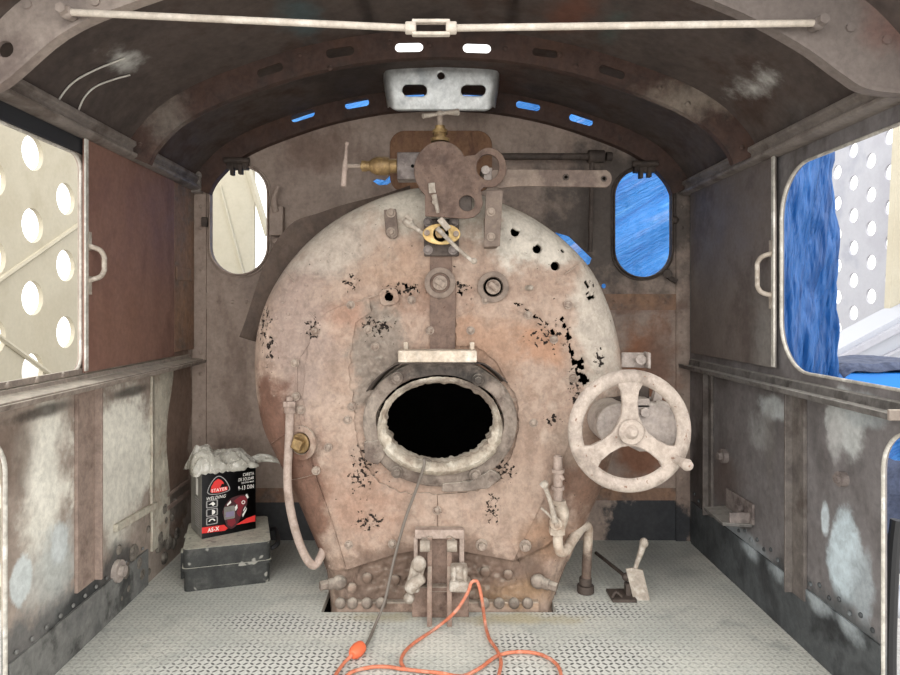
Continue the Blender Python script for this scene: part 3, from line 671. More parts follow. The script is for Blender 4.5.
def post(x, sgn, ya, yb, z0, z1, mat, label, wavy=False, d=.012):
    m = MB()
    if wavy:
        L = [(ya + .004 * math.sin(i), z0 + (z1 - z0) * i / 14) for i in range(15)]; Rr = [(yb + .05 * math.sin(i * .55 + .4) * (i / 14), z0 + (z1 - z0) * i / 14) for i in range(15)]
        m.prism(L + list(reversed(Rr)), [], YZ, x, x + sgn * d)
    else:
        m.boxmm((min(x, x + sgn * d), ya, z0), (max(x, x + sgn * d), yb, z1)); m.boxmm((min(x, x + sgn * .035), yb - .01, z0), (max(x, x + sgn * .035), yb, z1))
    return single('wall_stiffener', m, mat, label, 'stiffener', 'upright stiffeners on the lower side walls', .002, origin=(x, ya, z0))
post(WL, 1, ly(74), ly(93), lw(85, 585).z, .865, M['post'], 'brown upright angle iron under the sill, below the red-brown shutter')
post(WL, 1, ly(150), ly(167), .12, .866, M['post_pale'], 'pale crusty upright strip with a ragged edge, nearest the toolbox', True, .010)
o = post(WR, -1, 2.12, 2.20, rw(795, 592).z, .832, M['post_dark'], 'grey upright angle iron under the dark sill, nearest the doorway')
post(WR, -1, 2.84, 2.88, .2, .832, M['post_dark'], 'dark upright angle iron behind the small step bracket')
c = rw(740, 515)
t = thing('step_bracket', (WR, c.y, c.z), 'small dusty iron step bracket bolted low on the dark side wall', 'bracket')
a = rw(706, 516); b = rw(752, 520)
build('tread', MB().prism([(WR - .11, 2.50), (WR - .004, 2.48), (WR - .004, 2.72), (WR - .10, 2.70)], [], XY, .278, .290), M['sill_dark'], t, .002)
build('upright', MB().boxmm((WR - .010, 2.47, .29), (WR, 2.70, .37)).box((WR - .045, 2.50, .31), (.08, .012, .04)), M['grey_iron'], t, .002)
build('bracket_bolt', MB().cyl((WR - .03, 2.56, .325), (WR - .008, 2.56, .325), .018), M['grey_iron'], t)
m = MB(); c = rw(845, 479); m.cyl(c, c - Vector((.02, 0, 0)), .022); m.cyl(c - Vector((.02, 0, 0)), c - Vector((.03, 0, 0)), .012); single('wall_bolt', m, M['grey_iron'], 'lone round bolt on the dark wall beside the doorway', 'bolt', 'bolts on the side walls', origin=c)
m = MB(); c = rw(726, 456); m.cyl(c, c - Vector((.02, 0, 0)), .03, seg=10); m.hexn(c - Vector((.02, 0, 0)), c - Vector((.035, 0, 0)), .016); single('wall_bolt', m, M['grey_iron'], 'stubby bolt on the dark wall above the step bracket', 'bolt', 'bolts on the side walls', origin=c)
m = MB(); c = lw(116, 571); m.cyl(c, c + Vector((.018, 0, 0)), .04, seg=14); m.cyl(c + Vector((.018, 0, 0)), c + Vector((.034, 0, 0)), .02); single('wall_bolt', m, M['gear'], 'pale washer and bolt low on the scorched wall below the brown angle iron', 'bolt', 'bolts on the side walls', origin=c)
# ------------------------------------------------------------------ the boiler
boiler = thing('boiler', (0.01, BF, 0), 'huge rusty riveted boiler backhead with an open oval firehole filling the cab', 'boiler')
HC = px2([(440, 421)], BF)[0]; HRX, HRZ = 62 / F * BF, 47 / F * BF
NA, NR = 640, 110
def ray_outline(th):
    dx, dz = math.cos(th), math.sin(th); best = None
    for (ax, az), (bx, bz) in zip(outline, outline[1:] + outline[:1]):
        ex, ez = bx - ax, bz - az; den = dx * ez - dz * ex
        if abs(den) < 1e-9: continue
        t = ((ax - HC[0]) * ez - (az - HC[1]) * ex) / den; u = ((ax - HC[0]) * dz - (az - HC[1]) * dx) / den
        if t > 0 and -1e-6 <= u <= 1 + 1e-6: best = t if best is None else min(best, t)
    return best
def seg_d(p, a, b):
    ab = (b[0] - a[0], b[1] - a[1]); l = ab[0] ** 2 + ab[1] ** 2
    t = max(0, min(1, ((p[0] - a[0]) * ab[0] + (p[1] - a[1]) * ab[1]) / l)) if l else 0
    return math.hypot(p[0] - a[0] - ab[0] * t, p[1] - a[1] - ab[1] * t)
# rusted-through places: polyline in the photo, half width (m), raggedness
ROT = [([(516, 303), (530, 314), (548, 325), (556, 336)], .010, .5), ([(562, 320), (569, 335), (568, 345), (573, 360), (579, 378)], .014, .45), ([(580, 362), (584, 384)], .014, .3), ([(584, 398), (580, 425)], .018, .5),
       ([(589, 283), (593, 298)], .013, .35), ([(583, 274), (590, 282)], .010, .5), ([(452, 312), (455, 330), (454, 345)], .008, .5), ([(597, 357), (602, 360)], .008, .4), ([(262, 305), (268, 340)], .012, .7), ([(257, 320), (259, 350)], .010, .55),
       ([(495, 487), (492, 515)], .018, .74), ([(552, 418), (562, 426)], .016, .5), ([(388, 318), (345, 320)], .03, .76), ([(348, 278), (354, 290)], .018, .7), ([(400, 283), (420, 292)], .016, .6), ([(455, 290), (470, 300)], .012, .55), ([(562, 250), (570, 252)], .008, .5)]
ROUND = [(515, 232, .0185), (537, 249, .0185), (555, 266, .0185), (389, 297, .017)]
rot = [(px2(pl, BF), w, r) for pl, w, r in ROT]
LOW = px2([(320, 575), (345, 569), (400, 552), (437, 547), (480, 553), (515, 561), (548, 545), (575, 520)], BF)
def zlow(x):
    if x <= LOW[0][0]: return LOW[0][1]
    for (a, b), (c, d) in zip(LOW, LOW[1:]):
        if x <= c: return b + (d - b) * (x - a) / (c - a)
    return LOW[-1][1]
ROUGH = [(px2([(a, b)], BF)[0], rx / F * BF, rz / F * BF, amp) for a, b, rx, rz, amp in [(375, 365, 32, 75, .014), (385, 455, 40, 50, .010), (508, 430, 28, 70, .012), (440, 582, 130, 34, .020), (385, 310, 40, 25, .010), (430, 290, 80, 16, .008)]]
sdist = [0, .004, .010, .018, .028, .040, .054, .070, .088, .105, .120]
bm = bmesh.new(); rings = []
ths = [2 * math.pi * k / NA for k in range(NA)]; RO = [ray_outline(t) for t in ths]
RH = [HRX * HRZ / math.hypot(HRZ * math.cos(t), HRX * math.sin(t)) for t in ths]
FR = .120
RC = [(px2([(a, b)], BF + .01)[0], r) for a, b, r in ROUND]
for i in range(len(sdist) + NR):
    ring = []
    for k, th in enumerate(ths):
        if i < len(sdist): s = sdist[i]; r = RO[k] - s
        else:
            q = (i - len(sdist) + 1) / NR; s = FR + (RO[k] - FR - RH[k]) * q; r = RO[k] - s
        x = HC[0] + r * math.cos(th); z = HC[1] + r * math.sin(th)
        y = BF + (FR - math.sqrt(max(0, FR * FR - (FR - s) ** 2)) if s < FR else 0)
        v = Vector((x, 0, z))
        y += .004 * noise.noise(v * 5) * min(1, s / .1) + .0016 * noise.noise(v * 22) + .0007 * noise.noise(v * 60)
        if s > .1:
            for (c, rx, rz, amp) in ROUGH:
                d = ((x - c[0]) / rx) ** 2 + ((z - c[1]) / rz) ** 2
                if d < 1: y += amp * (1 - d) * (noise.fractal(v * 28, .9, 2.1, 4) * .9 + .25)
        if z < zlow(x) and abs(x) < .5: y += .018 * min(1, (zlow(x) - z) / .012)
        for (q_, r_) in RC:
            d_ = math.hypot(x - q_[0], z - q_[1])
            if .55 * r_ < d_ < 1.45 * r_: k_ = 1 + (r_ / d_ - 1) * max(0, 1 - abs(d_ / r_ - 1) / .45) ** .5; x, z = q_[0] + (x - q_[0]) * k_, q_[1] + (z - q_[1]) * k_
        ring.append(bm.verts.new((x, y, z)))
    rings.append(ring)
rc = [(px2([(a, b)], BF + .01)[0], r) for a, b, r in ROUND]
def gone(c):
    p = (c.x, c.z)
    for (q, r) in rc:
        if math.dist(p, q) < r * .97: return True
    for pl, w, rag in rot:
        d = min(seg_d(p, a, b) for a, b in zip(pl, pl[1:]))
        if d < w * 1.6:
            n = .5 + .5 * noise.noise(Vector((c.x * 55, 3, c.z * 55))) + .25 * noise.noise(Vector((c.x * 140, 7, c.z * 140)))
            if n > rag + .45 * max(0, d / w - .35): return True
    return False
for A, B in zip(rings, rings[1:]):
    for k in range(NA):
        f = (A[k], A[(k + 1) % NA], B[(k + 1) % NA], B[k]); c = (f[0].co + f[1].co + f[2].co + f[3].co) / 4
        if not gone(c): bm.faces.new(f)
bmesh.ops.delete(bm, geom=[v for v in bm.verts if not v.link_faces], context='VERTS')
mb = MB(); mb.bm = bm
bh = build('backhead', mb, M['boiler'], boiler, merge=False, sharp=70)
s = bh.modifiers.new('thick', 'SOLIDIFY'); s.thickness = .010; s.offset = -1
# outer shell behind the rounded edge, and the dark inside
w = MB(); n = len(outline)
ring_at = lambda y, k=1.: [w.bm.verts.new((HC[0] + (a - HC[0]) * k, y, HC[1] + (b - HC[1]) * k)) for a, b in outline]
def cap(w, rg, y):
    c = w.bm.verts.new((HC[0], y, HC[1]))
    for k in range(len(rg)): w.quad((rg[k], rg[(k + 1) % len(rg)], c))
Rg = [ring_at(OY - .002, .999), ring_at(2.75, .997), ring_at(FW + .25, .995)]
for A, B in zip(Rg, Rg[1:]):
    for k in range(n): w.quad((A[k], A[(k + 1) % n], B[(k + 1) % n], B[k]))
cap(w, Rg[-1], FW + .25)
wrp = build('wrapper', w, M['wrapper'], boiler, sharp=60, closed=False)
sd = wrp.modifiers.new('thick', 'SOLIDIFY'); sd.thickness = .008; sd.offset = 0
w = MB(); Rg = [ring_at(2.48, .965), ring_at(FW + .22, .96)]
for k in range(n): w.quad((Rg[0][k], Rg[0][(k + 1) % n], Rg[1][(k + 1) % n], Rg[1][k]))
cap(w, Rg[1], FW + .22)
build('firebox_lining', w, M['soot'], boiler, closed=False, label='soot-black firebox inside')
# repair plates either side of the firehole
def jag(pts, amp, step=.012, f=40, keep=()):
    out = []
    for i in range(len(pts)):
        a, b = pts[i], pts[(i + 1) % len(pts)]; nn = max(1, int(math.dist(a, b) / step))
        for k in range(nn):
            x, z = a[0] + (b[0] - a[0]) * k / nn, a[1] + (b[1] - a[1]) * k / nn; am = amp if i not in keep else amp * .1
            v = Vector((x * f, i * .0, z * f)); out.append((x + am * noise.noise(v), z + am * noise.noise(v + Vector((9, 9, 9)))))
    return out
pa = [(320, 320), (332, 310), (350, 303), (368, 298), (372, 312), (356, 322), (352, 345), (350, 375), (354, 410), (357, 440), (366, 466), (380, 482), (402, 492), (437, 494), (437, 547), (398, 553), (347, 569), (333, 520), (318, 478), (309, 445), (304, 410), (305, 370), (310, 340)]
pb = [(455, 320), (475, 307), (497, 305), (515, 310), (538, 322), (556, 338), (566, 356), (573, 380), (574, 410), (568, 445), (548, 490), (513, 560), (480, 554), (438, 547), (438, 494), (470, 492), (500, 478), (514, 450), (519, 425), (517, 400), (507, 382), (500, 368), (490, 356), (478, 347), (456, 345)]
for pl, keep in ((pa, (13, 14, 15, 16, 17, 18, 19)), (pb, (9, 10, 11, 12, 13, 14))):
    m = MB(); m.prism(jag(px2(pl, BF), .011, .012, 45, keep), [], XZ, BF - .007, BF + .002); build('repair_plate', m, M['boiler'], boiler, .0015, sharp=40)
# flange patches on the lower left
def flange_pt(px, py, lift=.004):
    """a point on the boiler's face (rounded rim included)"""
    x, z = px2([(px, py)], BF + .03)[0]; r = math.hypot(x - HC[0], z - HC[1]); th = math.atan2(z - HC[1], x - HC[0]) % (2 * math.pi)
    k = th / (2 * math.pi) * NA; s = RO[int(k) % NA] - r
    y = BF + (FR - math.sqrt(max(0, FR * FR - (FR - max(s, 0)) ** 2)) if s < FR else 0)
    return Vector((x, y - lift, z))
for pl in ([(270, 445), (297, 425)], [(287, 482), (318, 472)], [(318, 331), (298, 362), (299, 410), (312, 460), (333, 520), (347, 566)], [(318, 331), (345, 306), (385, 293)], [(318, 320), (311, 312)], [(283, 270), (296, 283)], [(563, 275), (582, 262)], [(437, 495), (437, 546)]):
    q = []
    for a, b in zip(pl, pl[1:]):
        for k in range(6): q.append((a[0] + (b[0] - a[0]) * k / 6, a[1] + (b[1] - a[1]) * k / 6))
    q.append(pl[-1]); build('weld_seam', MB().tube([flange_pt(a, b, .001) for a, b in q], .0032, 6), M['boiler'], boiler)
m = MB()
seam = [(500, 238), (512, 246), (523, 254), (535, 262), (546, 272), (556, 284), (565, 296), (574, 308), (582, 322), (588, 338), (593, 354), (596, 372), (502, 230), (330, 262), (318, 274), (308, 286), (298, 300), (290, 314), (284, 330), (278, 346), (274, 362), (272, 380), (276, 396), (345, 254), (360, 246), (278, 318), (284, 304), (330, 566), (285, 470), (310, 455)]
c0 = flange_pt(*seam[0], 0); r0 = build('seam_rivet', MB().ball(c0, .0065, (1, .6, 1), 8), M['boiler'], boiler); copies(r0, [flange_pt(a, b, 0) for a, b in seam[1:]], c0)
# stay bolts, each a part
SB = [(352, 305), (317, 331), (297, 362), (298, 395), (552, 339), (571, 377), (532, 421), (350, 541), (393, 540), (437, 507), (303, 408), (369, 329), (412, 300), (527, 315), (349, 418), (353, 405), (330, 445), (376, 346), (485, 300), (318, 468), (566, 305), (430, 330), (470, 330)]
def sbm(c):
    m = MB(); m.cyl(c + Vector((0, .006, 0)), c + Vector((0, -.005, 0)), .016); m.ball(c + Vector((0, -.005, 0)), .0115, (1, .8, 1), 12); return m
c0 = flange_pt(*SB[0], .004); b0 = build('stay_bolt', sbm(c0), M['bolt'], boiler)
copies(b0, [flange_pt(a, b, .008 if 300 < a < 575 and b > 300 else .004) for a, b in SB[1:]], c0)
def hexbolt(c, r=.016, h=.02):
    m = MB(); m.cyl(c + Vector((0, .004, 0)), c + Vector((0, -.004, 0)), r * 1.6, seg=18); m.hexn(c + Vector((0, -.004, 0)), c + Vector((0, -h, 0)), r); return m
c0 = flange_pt(481, 541, .008); h0 = build('hex_bolt', hexbolt(c0, .014, .026), M['bolt'], boiler, .0015)
copies(h0, [flange_pt(524, 542, .008)], c0)
# mud ring along the foot
m = MB(); zb = .0
m.boxmm((-.375, BF - .012, -.03), (.375, BF + .02, .030)); build('mud_ring', m, M['boiler'], boiler, .006)
c0 = Vector((-.36, BF - .014, .028)); m = MB().ball(c0, .021, (1, .8, 1), 14); r0 = build('ring_rivet', m, M['ring'], boiler)
copies(r0, [Vector((x, BF - .014, .028)) for x in (-.315, -.262, -.21, .17, .225, .28, .33)], c0)
c0 = P(367, 578, BF + .012); r1 = build('dome_rivet', MB().ball(c0, .020, (1, .7, 1), 12), M['boiler'], boiler); copies(r1, [P(a, b, BF + .012) for a, b in ((395, 580), (485, 572), (508, 575), (352, 588))], c0)
for a, sx in ((331, -1), (546, 1)):
    c = P(a, 584, BF - .01); m = MB(); d = Vector((sx * .75, -.35, -.12 if sx > 0 else 0)).normalized(); m.ball(c - d * .03, .027, (1.1, 1, 1), 14); m.cyl(c - d * .02, c + d * .012, .020); m.hexn(c + d * .01, c + d * .042, .018); build('corner_plug', m, M['ring'], boiler, .002)

# firehole ring, torn lip, deflector
def ell_ring(prof, cx, cz, n=96, jagf=None):
    """prof: (half width x, half height z, y) loop carried round an ellipse"""
    m = MB(); L = []
    for k in range(n):
        th = 2 * math.pi * k / n; row = []
        for i, (rx, rz, y) in enumerate(prof):
            e = jagf(i, th) if jagf else (0, 0)
            row.append(m.bm.verts.new((cx + (rx + e[0]) * math.cos(th), y + e[1], cz + (rz + e[0]) * math.sin(th))))
        L.append(row)
    for k in range(n):
        A, B = L[k], L[(k + 1) % n]
        for i in range(len(prof)): m.quad((A[i], A[(i + 1) % len(prof)], B[(i + 1) % len(prof)], B[i]))
    return m
u = BF / F
nz = lambda f, th, o: noise.noise(Vector((math.cos(th) * f, math.sin(th) * f, o)))
ringp = [(63 * u, 47 * u, BF + .02), (63 * u, 47 * u, BF - .040), (72 * u, 58 * u, BF - .042), (76 * u, 63 * u, BF - .034), (77 * u, 64 * u, BF + .01)]
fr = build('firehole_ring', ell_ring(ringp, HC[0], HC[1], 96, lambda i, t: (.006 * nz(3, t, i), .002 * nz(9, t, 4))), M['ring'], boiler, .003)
# lobes of the ring at the lower left, right
m = MB(); m.prism(jag(px2([(365, 440), (386, 436), (390, 446), (380, 462), (366, 456)], BF), .006), [], XZ, BF - .05, BF - .02); build('clip', m, M['ring'], fr, .003); m = MB(); m.prism(jag(px2([(442, 480), (470, 478), (490, 466), (500, 474), (488, 484), (462, 488), (442, 488)], BF), .004), [], XZ, BF - .05, BF - .01); build('clip', m, M['ring'], fr, .003)
lip = [(53.5 * u, 39 * u, BF + .03), (54 * u, 39.5 * u, BF - .058), (59 * u, 44 * u, BF - .066), (64 * u, 49 * u, BF - .05), (65 * u, 50 * u, BF - .03)]
def lipjag(i, th):
    up = max(0, min(1, (math.sin(th) + .35) / .5)) if True else 0
    tear = max(0, nz(7, th, 1)) * .016 + .006 * nz(20, th, 2)
    if i < 2: return (-tear * (1 - .4 * up), .006 * nz(9, th, 3) + .018 * up * (i == 1))
    if math.sin(th) < -.5 and i in (2, 3): return (.004 + .004 * nz(12, th, 5), -.012)
    return ((0, 0, -.009, -.020, -.018)[i] * up + .003 * nz(12, th, 5), .003 * nz(10, th, 6) + (.018 * up if i in (2, 3) else 0))
build('torn_lip', ell_ring(lip, HC[0], HC[1], 160, lipjag), M['lip'], boiler, sharp=60, label='ragged pale inner lip of the firehole')
c0 = P(397, 472, BF - .045); m = hexbolt(c0, .014, .018); q0 = build('ring_bolt', m, M['ring'], boiler, .002); copies(q0, [P(475, 475, BF - .045), P(397, 378, BF - .045), P(478, 380, BF - .05)], c0)
m = MB()      # hood bent over the top of the ring
rows = []
for k in range(41):
    th = R(152 - 116 * k / 40); j = .004 * noise.noise(Vector((k * .4, 0, 0)))
    rows.append([Vector((HC[0] + math.cos(th) * rx * u, y + j, HC[1] + min(math.sin(th) * rz, 60) * u)) for rx, rz, y in ((76, 68, BF - .005), (79, 71, BF - .050), (81, 70, BF - .088 - 3 * abs(j)))])
m.grid(rows); hood = build('deflector_hood', m, M['dark'], boiler, closed=False); sd = hood.modifiers.new('thick', 'SOLIDIFY'); sd.thickness = .004
a = P(398, 362.5, BF - .095); b = P(477, 350.5, BF - .095)
m = MB().boxmm((a.x, BF - .095, a.z), (b.x, BF - .004, b.z)); build('ledge', m, M['slab'], boiler, .004, label='pale dusty ledge over the firehole')
for px in (406, 472): c = P(px, 346, BF - .03); build('lug', MB().box(c, (.016, .03, .03)), M['slab'], boiler, .003)
# plugs and straps on the upper face
m = MB(); q = px2([(430, 246), (452, 246), (452, 272), (456, 284), (455, 350), (430, 350)], BF); m.prism(q, [], XZ, BF - .010, BF); build('centre_strap', m, M['brown'], boiler, .002)
def plug(px, py, kind, r=15.5):
    c = P(px, py, BF - .004); m = MB(); m.lathe([(0, r * u), (.012, r * u), (.013, r * u * .92), (.013, r * u * .66), (.002, r * u * .62), (.0, r * u * .62)], c, (0, -1, 0), 32)
    o = build('plug_ring', m, M['strap'], boiler, .001, sharp=40); m = MB()
    if kind == 'square': m.box(c + Vector((0, -.022, 0)), (.042, .03, .042), Matrix.Rotation(R(18), 3, 'Y')); m.cyl(c, c + Vector((0, -.01, 0)), .04); build('plug', m, M['brass'], o, .004)
    else: m.cyl(c, c + Vector((0, -.016, 0)), r * u * .48); m.box(c + Vector((0, -.022, 0)), (.040, .014, .020), Matrix.Rotation(R(35), 3, 'Y')); build('plug', m, M['bolt'], o, .002)
plug(440, 283, 'slot'); plug(493, 287, 'slot', 15.5)
c = flange_pt(303, 441, .004); m = MB(); ax = Vector((-.35, -1, 0)).normalized(); m.lathe([(0, .064), (.010, .064), (.011, .058), (.011, .042), (.004, .04), (0, .04)], c - ax * .004, ax, 32)
o = build('plug_ring', m, M['boiler'], boiler, .001, sharp=40); m = MB(); m.cyl(c, c + ax * .012, .038); m.box(c + ax * .022, (.040, .03, .040), Matrix.Rotation(R(-15), 3, 'Z') @ Matrix.Rotation(R(20), 3, 'Y')); build('plug', m, M['brass'], o, .004, label='square brass washout plug')
def bstrap(pts, bolts, mat, Y=BF - .006):
    m = MB(); m.prism(px2(pts, Y), [], XZ, Y - .008, BF + .03); o = build('strap', m, mat, boiler, .002)
    for a, b in bolts: c = P(a, b, Y - .008); build('bolt_head', hexbolt(c, .011, .014), M['bolt'], o, .001)
bstrap([(384, 210), (396, 209), (398, 230), (398, 236), (394, 239), (389, 238), (386, 234)], [(391, 213), (391, 232)], M['strap'])
m = MB()
for a, b in ((527, 288),): c = P(a, b, BF); m.cyl(c, c + Vector((.01, -.03, 0)), .010); m.ball(c + Vector((.01, -.03, 0)), .010)
build('stud', m, M['lever'], boiler)
m = MB(); c = P(389, 297, BF - .006); m.prism(turn(rrect(c.x - .035, c.z - .03, c.x + .035, c.z + .03, .02), c.x, c.z, 10), [circ(c.x, c.z, .0165, 20)], XZ, BF - .010, BF + .004); build('hole_plate', m, M['boiler'], boiler, .002)
for q, r in rc[:3]: m = MB(); m.lathe([(0, r * 1.12), (-.004, r * 1.18), (-.004, r * .93), (.03, r * .93), (.03, r * 1.1)], Vector((q[0], flange_pt(0, 0).y if False else BF + .012, q[1])), (0, 1, 0), 24, closed=True); build('tube_rim', m, M['boiler'], boiler)
# lifted sheet of the jacket, flaring out beside the boiler on the window side
rows = []
fl_px = [(410, 186, 0), (380, 196, .006), (345, 205, .018), (318, 214, .035), (295, 222, .05), (278, 240, .05), (266, 262, .05), (256, 290, .055), (247, 318, .06), (240, 337, .065)]
for i, (a, b, g) in enumerate(fl_px):
    p = P(a, b, 2.74); inn = Vector((HC[0], 0, HC[1])) - Vector((p.x, 0, p.z)); inn.normalize()
    lenn = [.03, .05, .09, .13, .15, .16, .13, .10, .085, .07][i]
    rows.append([p + Vector((0, .25, 0)), p + Vector((0, .10, 0)), p, p + inn * lenn * .55 + Vector((0, .012, 0)), p + inn * lenn + Vector((0, .03, 0))])
rows = [[catmull([r[j] for r in rows], 4)[i] for j in range(5)] for i in range((len(rows) - 1) * 4 + 1)]
m = MB(); m.grid(rows); js = build('jacket_sheet', m, M['jacket'], boiler, closed=False); sd = js.modifiers.new('thick', 'SOLIDIFY'); sd.thickness = .004
# bracket on the boiler's right flank
m = MB(); a = P(622, 352, 2.50); b = P(648, 352, 2.46); m.box(P(634, 360, 2.48), (.095, .012, .058), Matrix.Rotation(R(-12), 3, 'Z')); m.cyl(P(641, 360, 2.44), P(641, 360, 2.50), .02); m.box(P(647, 360, 2.45), (.012, .06, .06)); build('side_bracket', m, M['gear'], boiler, .004)

# ------------------------------------------------------------------ fittings on the boiler
QY = 2.30
t = thing('steam_manifold', P(450, 200, QY), 'brown iron valve plate with long lever arm and two T-handled brass valves atop the boiler', 'valve')
def union_outline():
    # big disc, neck to the eye, foot with lobe: traced clockwise from the disc's lower left
    pts = [(425, 216), (425, 195), (419, 188)] + [(441 + 27 * math.cos(R(a)), 170 - 29 * math.sin(R(a))) for a in range(215, 25, -10)] + [(464, 156), (472, 155)] + [(489 + 17.5 * math.cos(R(a)), 167.5 - 20 * math.sin(R(a))) for a in range(140, -85, -12)] + [(484, 187), (481, 190), (483, 204), (480, 212), (474, 217), (466, 218.5)]
    return pts
m = MB(); o2 = px2(union_outline(), QY); h1 = circ(*px2([(488, 167)], QY)[0], 11.5 / F * QY, 28, 13 / F * QY); h2 = circ(*px2([(467, 203)], QY)[0], 8 / F * QY, 24)
m.prism(o2, [h1, h2], XZ, QY, QY + .016); build('face_plate', m, M['brown'], t, .002, sharp=40)
c = P(441, 170, QY); m = MB().cyl(c + Vector((0, .016, 0)), c + Vector((0, .16, 0)), .09, seg=32); m.boxmm((P(430, 0, QY).x, QY + .016, P(0, 213, QY).z), (P(472, 0, QY).x, QY + .20, P(0, 180, QY).z)); build('body', m, M['dark'], t, .003)
c = P(489, 168, QY); m = MB().cyl(c + Vector((-.01, .03, 0)), c + Vector((-.01, .10, 0)), .016); m.box(c + Vector((0, .05, -.02)), (.03, .02, .06)); build('inner_pin', m, M['gear'], t, .002)
a = P(397, 179, QY + .03); b = P(416, 152, QY + .03); m = MB().boxmm((a.x, QY + .03, a.z), (b.x + .03, QY + .10, b.z)); build('valve_block', m, M['grey_iron'], t, .003)
m = MB(); c = P(412.5, 166, QY + .029); m.cyl(c, c + Vector((0, .002, 0)), .006); build('block_hole', m, M['soot'], t)
YV = QY + .06; X = Vector((-1, 0, 0)); c = P(397, 166, YV)
m = MB().lathe([(0, .026), (.028, .026), (.028, .032), (.045, .034), (.07, .034), (.09, .026), (.10, .018), (.112, .018), (.112, .020), (.128, .020), (.128, .012), (.132, .012)], c, X, 20); vb = build('side_valve', m, M['brass'], t, sharp=25)
m = MB().cyl(c + X * .13, c + X * .19, .0075); build('spindle', m, M['bolt'], vb)
m = MB(); k = c + X * .188; m.tube([k + Vector((-.006, 0, -.075)), k + Vector((-.003, 0, -.02)), k, k + Vector((.002, 0, .03)), k + Vector((.006, 0, .082))], [.011, .009, .012, .006, .0055], 12); m.ball(k + Vector((.006, 0, .082)), .008); build('tee_handle', m, M['pipe'], vb)
Z = Vector((0, 0, 1)); c = P(440, 142, YV)
m = MB().lathe([(0, .034), (.012, .034), (.012, .024), (.03, .022), (.03, .028), (.044, .026), (.044, .018), (.058, .018), (.06, .010)], c, Z, 20); vb = build('top_valve', m, M['brass'], t, sharp=25)
m = MB().cyl(c + Z * .058, c + Z * .10, .010); build('spindle', m, M['bolt'], vb)
m = MB(); k = c + Z * .102; m.tube([k + Vector((-.062, -.02, -.014)), k + Vector((-.02, 0, -.003)), k, k + Vector((.02, 0, .004)), k + Vector((.066, .02, .012))], [.009, .0065, .009, .0065, .013], 12); m.ball(k, .013); build('tee_handle', m, M['lever'], vb)
# rocker arm to the right and its strap down the boiler face
m = MB(); Ya = QY + .018
arm = [(492, 186), (500, 188), (520, 186), (598, 187)] + [(604 + 8 * math.cos(R(a)), 178.5 - 9 * math.sin(R(a))) for a in range(-75, 80, 15)] + [(598, 170), (508, 169), (492, 170)]
m.prism(px2(arm, Ya), [circ(*px2([(566, 177)], Ya)[0], .012, 16), circ(*px2([(604, 178.5)], Ya)[0], .011, 16)], XZ, Ya, Ya + .014); ar = build('rocker_arm', m, M['strap'], t, .002, sharp=40)
for a, b in ((566, 177), (604, 178.5)): c = P(a, b, Ya + .004); build('bush', MB().lathe([(0, .012), (.008, .012), (.008, .007), (0, .006)], c, (0, 1, 0), 16), M['dark'], ar)
m = MB(); m.prism(px2([(486, 190), (503, 190), (500, 246), (484, 247)], QY + .02), [], XZ, QY + .02, QY + .036); m.boxmm((P(486, 0, QY).x, QY + .036, P(0, 246, QY).z), (P(499, 0, QY).x, BF + .05, P(0, 215, QY).z)); sp = build('support_strap', m, M['strap'], t, .002)
for a, b in ((491, 212), (491, 237)): build('bolt_head', hexbolt(P(a, b, QY + .02), .010, .014), M['bolt'], sp, .001)
m = MB(); c = P(432, 188, QY - .004); m.box(c, (.024, .008, .036), Matrix.Rotation(R(-6), 3, 'Y')); m.tube([P(434, 195, QY - .012), P(436, 203, QY - .018), P(438, 213, QY - .02)], [.010, .008, .006], 10, 3); m.ball(P(435, 202, QY - .012), .011); build('pet_cock', m, M['lever'], t, .002)

t = thing('gauge_cock', P(441, 236, BF - .05), 'yellowed oval brass cock with pale lever handles on the boiler face', 'valve')
a = P(424, 256, BF - .03); b = P(459, 219, BF - .03); m = MB().boxmm((a.x, BF - .03, a.z), (b.x, BF, b.z)); bp = build('base_plate', m, M['dark'], t, .004)
c0 = P(428, 222, BF - .03); q = build('bolt_head', hexbolt(c0, .011, .016), M['grey_iron'], bp, .001); copies(q, [P(454, 222, BF - .03), P(428, 250, BF - .03), P(453, 250, BF - .03)], c0)
Yg = BF - .07; m = MB(); el = [(441.5 + 19 * math.cos(R(a)), 234 - 10.5 * math.sin(R(a))) for a in range(0, 360, 12)]
m.prism(px2(el, Yg), [], XZ, Yg, Yg + .016); c = P(441, 234, Yg); m.cyl(c, c + Vector((0, .06, 0)), .03); fl_ = build('flange', m, M['brass_pale'], t, .003)
for a, b in ((427, 233), (456, 234)): c = P(a, b, Yg); build('flange_bolt', MB().cyl(c, c + Vector((0, -.014, 0)), .0105, seg=14), M['bolt'], fl_, .001)
m = MB(); c = P(440, 234, Yg); m.cyl(c, c + Vector((0, -.03, 0)), .017); build('plug_key', m, M['brass'], t)
m = MB(); Yh = Yg - .035; m.tube([P(437, 228, Yh), P(445, 236, Yh), P(458, 249, Yh), P(470, 259, Yh - .01), P(475, 262, Yh - .01)], [.009, .008, .0065, .0065, .011], 10); m.ball(P(474, 261, Yh - .01), .012); m.box(P(444, 224, Yh + .01), (.022, .02, .05), Matrix.Rotation(R(-40), 3, 'Y')); build('lever', m, M['lever'], t, .001)
m = MB(); m.tube([P(408, 223, Yg + .01), P(414, 227, Yg + .01), P(424, 234, Yg + .01)], [.017, .010, .007], 12); m.ball(P(408, 222, Yg + .01), .019, (1.1, 1, .9)); m.box(P(409, 218, Yg), (.03, .02, .012), Matrix.Rotation(R(35), 3, 'Y')); build('lever', m, M['lever'], t, .001)

